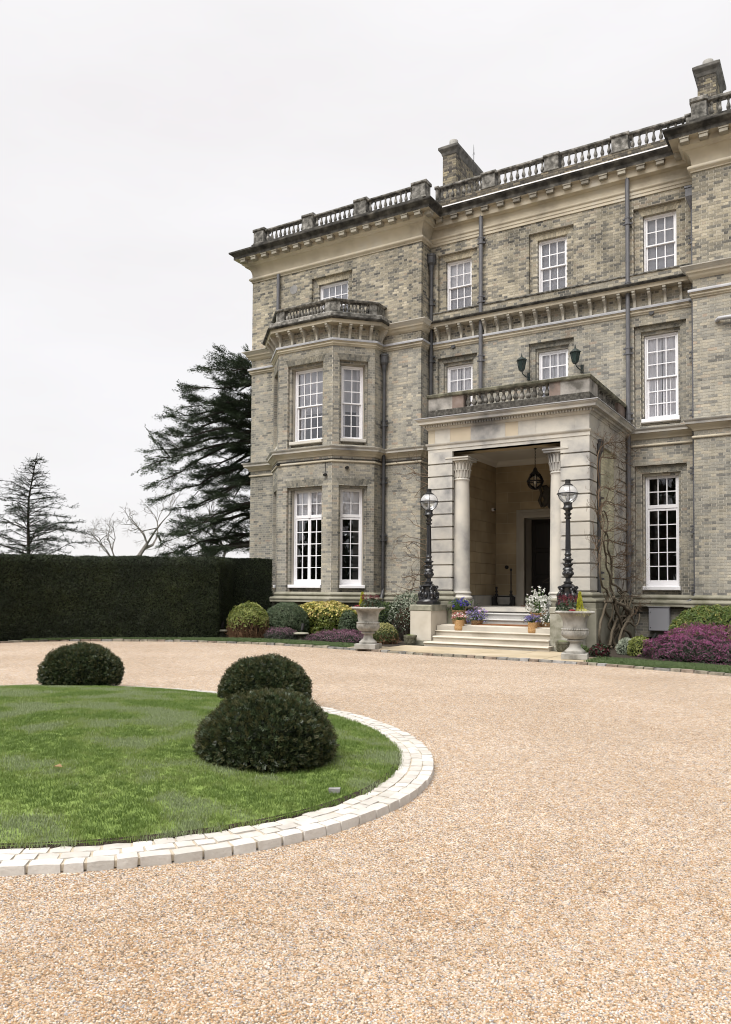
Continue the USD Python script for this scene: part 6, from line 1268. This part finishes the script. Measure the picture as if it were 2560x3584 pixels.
def staddle(label, x, y):
    t = thing('staddle_stone', label, 'stone', (x, y, .01), 'mushroom shaped staddle stones in the left bed'); o = np.array([x, y, .01]); MB().lathe(o, [(.13, 0), (.075, .155), (.07, .16)], 4, .6).build(t, 'stem', mosspot_m); MB().lathe(o, [(.06, .155), (.20, .165), (.215, .19), (.19, .21), (.10, .222), (.0005, .225)], 20).build(t, 'cap', mosscap_m, smooth=40); return t
s1 = staddle('mushroom shaped staddle stone at the foot of the hedge', -14.98, 16.85); dup(s1, (-12.42, 17.12, .01), 'mushroom shaped staddle stone between the two heathers')
def spot(label, x, y, z, tilt):
    t = thing('spotlight', label, 'light', (x, y, z)); d = np.array([tilt, .25, .9]); d /= np.linalg.norm(d); o = np.array([x, y, z]); MB().tube([o, o+d*.17], [.042, .045], 12).tube([o+d*.17, o+d*.185], .048, 12).build(t, 'housing', ironmat_m, smooth=40); MB().tube([o+[0, 0, -.12], o+d*.03], .012, 6).build(t, 'stake', ironmat_m)
spot('small black spotlight in front of the grey green shrub', -12.55, 17.35, .27, 0); spot('small black spotlight beside the staddle stone at the hedge', -15.05, 16.95, .27, .05); spot('small black spotlight under the grey cabinet', -4.25, 21.2, .14, .5)

def wall_lantern(label, x, z):
    t = thing('wall_lantern', label, 'lantern', (x, YB, z), 'green black wall lanterns above the balcony'); y = YB-.34
    a = MB(); a.tube([(x+.10, YB, z-.42), (x+.10, YB-.05, z-.44), (x+.09, YB-.16, z-.47), (x+.03, y+.02, z-.40), (x, y, z-.30)], .016, 6).tube([(x+.10, YB-.02, z-.30), (x+.10, YB-.02, z-.52)], .045, 8); a.build(t, 'bracket', verdi_m, smooth=50)
    b = MB(); b.lathe((x, y, z), [(.05, -.32), (.075, -.30), (.075, -.285), (.085, -.27)], 6); b.lathe((x, y, z), [(.155, -.01), (.165, .0), (.165, .012), (.09, .075), (.05, .09), (.045, .11), (.02, .12), (.03, .14), (.012, .16), (.012, .19), (.003, .235)], 6)
    for k in range(6): q = k*PI/3; b.tube([(x+.087*math.cos(q), y+.087*math.sin(q), z-.28), (x+.142*math.cos(q), y+.142*math.sin(q), z)], .008, 4)
    b.build(t, 'frame', verdi_m); g = MB(); g.lathe((x, y, z), [(.082, -.275), (.137, -.01)], 6, cap=False); g.build(t, 'glass', M('dark_green_glass', [(.02, .03, .028), (.03, .045, .04)], rough=.15, spec=.6)); return t
w1 = wall_lantern('green black wall lantern left of the middle window above the balcony', -8.05, 8.16); dup(w1, (-6.46, YB, 8.16), 'green black wall lantern right of the middle window above the balcony')
t = thing('hanging_lantern', 'black globe lantern hanging on a chain from the porch ceiling', 'lantern', (-7.10, 20.45, 4.35)); x, y, z = -7.10, 20.45, 4.33
ch = MB(); ch.lathe((x, y, 5.27), [(.085, 0), (.08, -.02), (.03, -.05), (.015, -.07)], 12)
for k in range(12): zz = 5.20 - k*.042; a = (k % 2)*PI/2; d = np.array([math.cos(a), math.sin(a), 0])*.010; ch.tube([np.array([x, y, zz])+d, np.array([x, y, zz-.025])+d*1.5, np.array([x, y, zz-.05])+d, np.array([x, y, zz-.05])-d, np.array([x, y, zz-.025])-d*1.5, np.array([x, y, zz])-d, np.array([x, y, zz])+d], .005, 4)
ch.build(t, 'chain', ironmat_m); f = MB(); R = .215; f.lathe((x, y, z), [(.16, .17), (.15, .19), (.075, .27), (.04, .36), (.015, .385)], 16, cap=False); f.lathe((x, y, z-.02), [(R-.006, 0), (R+.012, 0), (R+.012, .04), (R-.006, .04), (R-.006, 0)], 32, cap=False)
for k in range(6): a = k*PI/3; f.tube([(x+R*math.sin(s_)*math.cos(a), y+R*math.sin(s_)*math.sin(a), z+R*math.cos(s_)) for s_ in np.linspace(.8, PI, 16)], .013, 5)
f.build(t, 'frame', ironmat_m, smooth=40); MB().mesh(trimesh.creation.icosphere(3, R-.008).apply_translation((x, y, z))).build(t, 'globe', lampglass_m, smooth=True); MB().lathe((x, y, z-.06), [(.025, 0), (.04, .04), (.03, .10), (.0005, .12)], 10).tube([(x, y, z+.2), (x, y, z+.03)], .01, 5).build(t, 'bulb', ceil_m, smooth=40)

t = thing('boot_rack', 'black iron boot scraper stand with one tall handle by the front door', 'boot scraper', (-8.5, 21.85, FLOOR)); bx0, bx1, by = -8.83, -8.27, 21.85
m = MB()
for xx in (bx0, bx1):
    for yy in (by-.14, by+.14): m.tube([(xx+(.04 if xx == bx0 else -.04), yy, FLOOR), (xx, yy*.5+by*.5, FLOOR+.26)], [.022, .02], 6)
m.box(bx0-.02, bx1+.02, by-.05, by+.05, FLOOR+.25, FLOOR+.29).box(bx0-.03, bx1+.03, by-.15, by+.15, FLOOR, FLOOR+.035); m.box(bx0-.06, bx0+.06, by-.07, by+.07, FLOOR+.03, FLOOR+.26).box(bx1-.06, bx1+.06, by-.07, by+.07, FLOOR+.03, FLOOR+.26); m.build(t, 'frame', ironmat_m)
for xx, hh in ((bx0+.06, .52), (bx1-.05, 1.05)):
    p = [(.045, .28), (.05, .33), (.025, .36), (.045, .42), (.02, .45)] + ([(.018, hh-.04), (.035, hh-.02), (.04, hh), (.025, hh+.03), (.0005, hh+.04)]); MB().lathe((xx, by, FLOOR), p, 10).build(t, 'handle', ironmat_m, smooth=40)
coir_m = M('coir_mat', [(.15, .065, .03), (.22, .10, .045)], scale=40, rough=1, bump=.6, bscale=200)
MB().add([(-7.95, 18.15, .523), (-6.0, 18.12, .523), (-6.0, 18.58, .523), (-7.62, 18.62, .523), (-7.95, 18.15, .545), (-6.0, 18.12, .545), (-6.0, 18.58, .545), (-7.62, 18.62, .545)], _b_faces).build('/World', 'door_mat', coir_m, label='long brown coir mat on the landing of the steps', cat='mat')
MB().box(-7.75, -6.5, 21.1, 21.9, FLOOR+.002, FLOOR+.02).build('/World', 'door_mat', coir_m, label='brown coir mat on the porch floor before the front door', cat='mat')
t = thing('meter_cabinet', 'grey metal electrical cabinet low on the wall right of the climber', 'cabinet', (-4.27, YB-.1, .3)); grey_m = M('grey_cabinet_paint', [(.20, .20, .215), (.24, .24, .255)], scale=1, rough=.45)
f = Frame((-4.52, YB-.04), (1, 0)); MB().fbox(f, 0, .53, .0, .20, .33, .97, .006).build(t, 'body', grey_m); MB().fbox(f, .012, .518, .20, .215, .342, .93, .004).build(t, 'door', grey_m)
for zz in (.42, .83): MB().tube([f.p(.05, .214, zz), f.p(.05, .225, zz)], .012, 8).build(t, 'lock', ironmat_m)
MB().fbox(f, -.02, .55, -.02, .23, .97, .985).build(t, 'lid', grey_m)

# ---- baskets and flowers on the steps
wick_m = M('wicker', [(.13, .075, .035), (.26, .16, .08), (.36, .24, .13)], scale=30, rough=.85, island=.25); sea_m = M('seagrass_basket', [(.24, .13, .05), (.36, .21, .09), (.42, .27, .13)], scale=35, rough=.85, bump=.8, bscale=120)
def wicker(label, x, y, z, r0, r1, h, handles=True):
    t = thing('wicker_basket', label, 'basket', (x, y, z)); n = 26; rows = int(h/.022); m = MB()
    for i in range(rows):
        q = []; 
        for k in range(2*n+1): a = PI*k/n; rr = r0 + (r1-r0)*i/rows + (.008 if (k+i) % 2 else -.006); q.append((x+rr*math.cos(a), y+rr*math.sin(a), z+.012+i*.022))
        m.tube(q, .0105, 4)
    for k in range(n): a = 2*PI*k/n; m.tube([(x+r0*math.cos(a), y+r0*math.sin(a), z), (x+r1*math.cos(a), y+r1*math.sin(a), z+h)], .006, 4)
    m.build(t, 'weave', wick_m); MB().lathe((x, y, z), [(r0-.01, 0), (r1-.012, h*.85), (.0005, h*.86)], 20).build(t, 'lining', soil_m)
    if handles:
        for s in (-1, 1): MB().tube([(x+s*r1, y-.06, z+h-.02), (x+s*(r1+.02), y-.05, z+h+.07), (x+s*(r1+.02), y+.05, z+h+.07), (x+s*r1, y+.06, z+h-.02)], .012, 6).build(t, 'handle', wick_m, smooth=50)
def seagrass(label, x, y, z, r, h):
    t = thing('seagrass_basket', label, 'basket', (x, y, z)); MB().lathe((x, y, z), [(r*.86, 0), (r*.98, h*.1), (r, h*.35), (r*.88, h*.52), (r*.96, h*.7), (r*.95, h*.9), (r*.9, h), (r*.82, h), (r*.8, h*.8), (.0005, h*.8)], 24).build(t, 'body', sea_m, smooth=50)
petal = lambda nm, c: M(nm, c, scale=20, rough=.6, trans=.4, island=.15); irisb = petal('iris_blue', [(.06, .045, .30), (.12, .09, .45)]); pink = petal('pink_petal', [(.60, .30, .30), (.70, .48, .46)]); deepp = petal('deep_pink_petal', [(.55, .14, .17), (.62, .22, .24)]); lilac = petal('lilac_petal', [(.26, .20, .46), (.42, .34, .62)]); blue = petal('violet_blue_petal', [(.12, .10, .33), (.22, .19, .48)]); whitep = petal('white_petal', [(.68, .68, .64), (.78, .78, .75)]); mauve = petal('mauve_petal', [(.50, .36, .50), (.62, .48, .62)]); stemg = L_('stem_green', [(.05, .10, .02), (.09, .15, .04)])
def bouquet(name, label, c, r, h, groups, seed, stem=60, leafn=200, leafL=.07, leafW=.014, leafm=None, low=.0):
    """cut flowers: GROUPS of (material, part name, how many, petals each, petal size)"""
    t = thing(name, label, 'flowers', c); rr = np.random.default_rng(seed); c = np.array(c, float); st = MB()
    for mt, nm, n, k, sz, *ex in groups:
        m = MB(); zr = ex[0] if ex else (.55, 1.0)
        for i in range(n):
            a = rr.uniform(0, 2*PI); q = math.sqrt(rr.random()); p = c + [r*q*math.cos(a), r*q*math.sin(a), h*(rr.uniform(*zr) - .35*q*q)]; d = unit(p-c+[0, 0, .1]); P = p + rr.normal(0, .28*sz, (k, 3)); leaves(m, P, d + rr.normal(0, .5, (k, 3)), sz, sz*.75, .8, r=rr)
            if i % 2 == 0: st.tube([c + [r*.3*q*math.cos(a), r*.3*q*math.sin(a), 0], (c+p)/2 + rr.normal(0, .01, 3), p], .0035, 3)
        m.build(t, nm, mt)
    P = c + np.c_[rr.normal(0, r*.5, (leafn, 2)), rr.uniform(low, h*.75, leafn)]; leaves(st, P, rr.normal(0, 1, (leafn, 3))*np.array([1, 1, .4]), leafL, leafW, .6, r=rr); st.build(t, 'stems_and_leaves', leafm or stemg); return t
wicker('tall wicker basket beside the left column', -8.36, 18.35, .52, .165, .185, .36)
bouquet('iris_flowers', 'blue irises with long green leaves in the tall wicker basket', (-8.36, 18.35, .84), .25, .36, [(irisb, 'blooms', 44, 7, .05, (.6, 1.0)), (whitep, 'petal_marks', 26, 2, .014, (.7, 1.02))], 51, leafn=260, leafL=.22, leafW=.016)
t = thing('leafy_branches', 'dark olive branches standing behind the blue irises', 'plant', (-8.2, 18.45, .84)); m = MB(); rr = np.random.default_rng(52); st = MB()
for k in range(26):
    a = rr.uniform(-.5, .45) if k < 18 else rr.uniform(2.6, 3.6); d = np.array([math.cos(a), -.2+math.sin(a)*.3, rr.uniform(.0, .42)]); o = np.array([-8.3, 18.42, .86]); l = rr.uniform(.3, .62); e = o + d*l; md = (o+e)/2 + [0, 0, .04]; st.tube([o, md, e], [.005, .004, .002], 4); n = 16; T = rr.uniform(.25, 1, n)[:, None]; P = o + (e-o)*T + rr.normal(0, .025, (n, 3)); leaves(m, P, rr.normal(0, 1, (n, 3)), .055, .012, .5, r=rr)
m.build(t, 'leaves', L_('olive_leaf', [(.02, .035, .018), (.045, .06, .035)])); st.build(t, 'branches', bark_m)
seagrass('small folded seagrass basket holding pink flowers on the left of the steps', -8.12, 17.82, .39, .13, .26)
bouquet('pink_flowers', 'pale and deep pink roses and stocks in the small left seagrass basket', (-8.12, 17.82, .63), .19, .22, [(pink, 'pale_blooms', 34, 9, .036), (deepp, 'deep_blooms', 7, 9, .035), (whitep, 'cream_blooms', 12, 8, .03)], 53, leafn=120)
wicker('low wicker bowl of lilac flowers on the landing', -7.84, 18.25, .52, .115, .145, .11, False)
bouquet('lilac_flowers', 'loose mound of lilac and purple flowers in the low wicker bowl', (-7.84, 18.25, .62), .28, .34, [(lilac, 'lilac_blooms', 90, 7, .026, (.3, 1)), (blue, 'violet_blooms', 60, 7, .024, (.2, .9)), (mauve, 'mauve_roses', 9, 12, .045, (.8, 1.05))], 54, leafn=240, leafL=.05, leafm=greygreen)
wicker('tall wicker basket beside the right column', -6.28, 18.32, .52, .165, .18, .33)
bouquet('white_flowers', 'tall white stocks and delphiniums in the right wicker basket', (-6.28, 18.32, .82), .31, .60, [(whitep, 'blooms', 85, 10, .042, (.25, .85)), (whitep, 'tall_blooms', 60, 8, .034, (.75, 1.15))], 55, leafn=160, leafL=.09)
seagrass('small folded seagrass basket holding blue flowers on the right of the steps', -6.25, 17.82, .39, .12, .25)
bouquet('blue_flowers', 'violet blue flowers in the small right seagrass basket', (-6.25, 17.82, .63), .19, .20, [(blue, 'blooms', 85, 7, .024, (.4, 1)), (lilac, 'pale_blooms', 25, 7, .022, (.5, 1))], 56, leafn=160, leafm=greygreen)
wicker('low wicker bowl of white flowers beside the right pedestal', -5.98, 18.15, .52, .13, .15, .11, False)
bouquet('white_daisies', 'mound of small white flowers in the low bowl beside the right pedestal', (-5.98, 18.15, .61), .22, .28, [(whitep, 'blooms', 95, 6, .03, (.2, 1))], 57, leafn=180, leafL=.05, leafm=greygreen)
t = thing('flower_stem', 'long thin stem with one pale leaf and a pink petal against the dark door', 'flower', (-6.75, 21.6, FLOOR)); m = MB(); m.tube([(-7.25, 21.5, 1.63), (-6.95, 21.52, 1.82), (-6.72, 21.55, 1.95)], .006, 4).tube([(-7.25, 21.5, 1.60), (-6.6, 21.55, 1.72)], .005, 4).tube([(-6.6, 21.55, FLOOR), (-6.62, 21.55, 2.3)], .006, 4); m.build(t, 'stem', bark_m)
m = MB(); m.add([(-6.70, 21.53, 2.12), (-6.66, 21.52, 2.22), (-6.69, 21.54, 2.38), (-6.74, 21.55, 2.24)], [[0, 1, 2], [0, 2, 3]]); m.build(t, 'leaf', silver); m = MB(); m.add([(-6.80, 21.54, 1.93), (-6.70, 21.53, 2.08), (-6.60, 21.54, 1.92), (-6.70, 21.5, 1.99)], [[0, 1, 3], [1, 2, 3]]); m.build(t, 'petal', pink)

# ---- bits on the lawn
z0 = float(lawn_z(np.array(-2.86), np.array(4.32)))
MB().add(*rough_stone((-2.84, 4.30), .5, .075, .05, .03, z0+.0, .006, 5)).build('/World', 'marker_stone', kmats[3], smooth=50, label='small flat pale stone set in the grass in front of the nearest yew dome', cat='stone')
z0 = float(lawn_z(np.array(-4.49), np.array(3.46))); m = MB(); m.add([(-4.53, 3.45, z0+.03), (-4.49, 3.43, z0+.042), (-4.45, 3.465, z0+.035), (-4.49, 3.475, z0+.05)], [[0, 1, 2], [0, 2, 3]]); m.build('/World', 'fallen_leaf', dryleaf, label='single curled brown leaf lying on the lawn near the left edge', cat='leaf')
